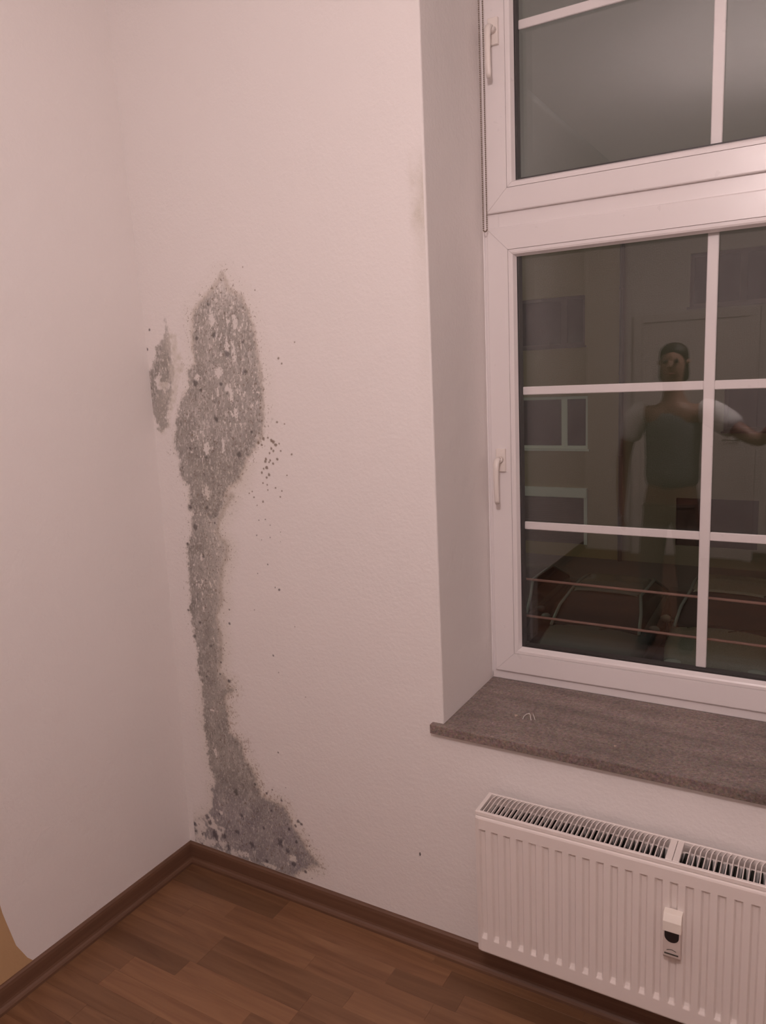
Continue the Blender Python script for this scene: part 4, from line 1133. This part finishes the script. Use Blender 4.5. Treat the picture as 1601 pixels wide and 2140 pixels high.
for i, (dy, L) in enumerate(((0.024, 0.9), (0.009, 1.0), (-0.008, 0.95), (-0.023, 0.75))):
    p0 = lb + Vector((0, dy, 0.0))
    fing.append([(tuple(p0), 0.009), (tuple(p0 + Vector((0.004, dy * 0.2, -0.036 * L))), 0.0085), (tuple(p0 + Vector((0.014, dy * 0.25, -0.060 * L))), 0.0078), (tuple(p0 + Vector((0.026, dy * 0.25, -0.072 * L))), 0.0068)])
p0 = lb + Vector((0.004, 0.026, 0.03)); fing.append([(tuple(p0), 0.0105), (tuple(p0 + Vector((0.010, 0.020, -0.022))), 0.0095), (tuple(p0 + Vector((0.016, 0.026, -0.046))), 0.008)])
hc = Vector(Q(PX, PY + 0.03, 1.68))
nose = [[(tuple(hc + Vector((0, 0.083, 0.012))), 0.010), (tuple(hc + Vector((0, 0.098, -0.014))), 0.013), (tuple(hc + Vector((0, 0.104, -0.028))), 0.014)]]
ears = [[(tuple(hc + Vector((s * 0.074, -0.005, 0.018))), 0.012, 0.02), (tuple(hc + Vector((s * 0.079, -0.012, -0.010))), 0.008, 0.016)] for s in (-1, 1)]
bm = bmesh.new(); bm.from_mesh(bmsh)
for ch in fing + nose + ears:
    mm = skin_mesh('piece', [ch], 1); bm.from_mesh(mm); bpy.data.meshes.remove(mm)
me = bpy.data.meshes.new('body'); bm.to_mesh(me); bm.free()
for p in me.polygons: p.use_smooth = True
body = link('body', me, M['skin'], person)
for s in (-1, 1):
    bm = bmesh.new(); bmesh.ops.create_uvsphere(bm, u_segments=12, v_segments=8, radius=0.012, matrix=Matrix.Translation(hc + Vector((s * 0.031, 0.079, 0.010))))
    bmobj('eye', bm, M['pane_dark'], person, smooth=True)
bm = bmesh.new(); add_tube(bm, [tuple(hc + Vector((x_, 0.094 - abs(x_) * 0.4, -0.058))) for x_ in (-0.024, -0.010, 0, 0.010, 0.024)], [0.002, 0.005, 0.0055, 0.005, 0.002], 8)
bmobj('mouth', bm, plain('lips', (0.38, 0.16, 0.13), 0.5), person, smooth=True)
# hair cap with fringe
hm = skin_mesh('hair', [[(tuple(hc + Vector((0, -0.035, -0.115))), 0.086, 0.050), (tuple(hc + Vector((0, -0.033, -0.070))), 0.094, 0.062), (tuple(hc + Vector((0, -0.030, -0.02))), 0.086, 0.072), (tuple(hc + Vector((0, -0.022, 0.045))), 0.090, 0.096), (tuple(hc + Vector((0, -0.004, 0.082))), 0.080, 0.098), (tuple(hc + Vector((0, -0.008, 0.118))), 0.036, 0.042)]])
link('hair', hm, M['hair'], person)
shirt = skin_mesh('shirt', [
    [(Q(PX, PY, 0.93), 0.178, 0.130), (Q(PX, PY, 1.06), 0.160, 0.120), (Q(PX, PY - .005, 1.22), 0.168, 0.122), (Q(PX, PY, 1.36), 0.180, 0.116), (Q(PX, PY, 1.445), 0.105, 0.088)]])
link('shirt', shirt, M['shirt_grey'], person)
for sl in ([(Q(PX + 0.13, PY, 1.415), 0.080), (Q(PX + 0.20, PY + .01, 1.405), 0.082), (Q(PX + 0.29, PY + 0.06, 1.345), 0.078), (Q(PX + 0.355, PY + 0.095, 1.303), 0.080)],
           [(Q(PX - 0.13, PY, 1.415), 0.080), (Q(PX - 0.19, PY, 1.40), 0.082), (Q(PX - 0.235, PY - .01, 1.30), 0.076), (Q(PX - 0.255, PY - .015, 1.23), 0.077)]):
    link('sleeve', skin_mesh('sleeve', [sl]), M['shirt'], person)['label'] = 'white short sleeve'
tr = skin_mesh('trousers', [
    [(Q(PX, PY, 0.96), 0.166, 0.122), (Q(PX, PY, 0.90), 0.170, 0.125)],
    [('#', 0), (Q(PX - 0.09, PY, 0.82), 0.102), (Q(PX - 0.105, PY + .01, 0.50), 0.074), (Q(PX - 0.11, PY - .01, 0.30), 0.070), (Q(PX - 0.11, PY - .02, 0.09), 0.064)],
    [('#', 0), (Q(PX + 0.09, PY, 0.82), 0.102), (Q(PX + 0.105, PY + .01, 0.50), 0.074), (Q(PX + 0.11, PY - .01, 0.30), 0.070), (Q(PX + 0.11, PY - .02, 0.09), 0.064)]])
link('trousers', tr, M['jeans'], person)
for s in (-1, 1):
    sh = skin_mesh('shoe', [[(Q(PX + s * 0.11, PY - 0.055, 0.045), 0.042, 0.044), (Q(PX + s * 0.112, PY + 0.02, 0.045), 0.046, 0.044), (Q(PX + s * 0.12, PY + 0.11, 0.038), 0.050, 0.037), (Q(PX + s * 0.122, PY + 0.17, 0.032), 0.040, 0.030)]])
    zmin = min(v.co.z for v in sh.vertices)
    for v in sh.vertices: v.co.z -= zmin
    link('shoe', sh, M['shoe'], person)
# phone in the right hand, just behind the camera point
ph = empty('smartphone', tuple(phone_pos)); ph.rotation_euler = cam.rotation_euler
tagp(ph, 'black smartphone held up in the right hand of the reflected person', 'phone')
box_obj('phone_body', (-0.060, -0.138, 0.006), (0.014, 0.016, 0.014), M['phone'], ph, 0.003)
bm = bmesh.new(); add_cyl(bm, (0, 0, 0.0035), (0, 0, 0.0062), 0.006, n=20); bmobj('camera_lens', bm, M['steel'], ph)
box_obj('screen', (-0.057, -0.134, 0.0140), (0.011, 0.012, 0.0143), M['pane_dark'], ph)

bpy.context.view_layer.update()
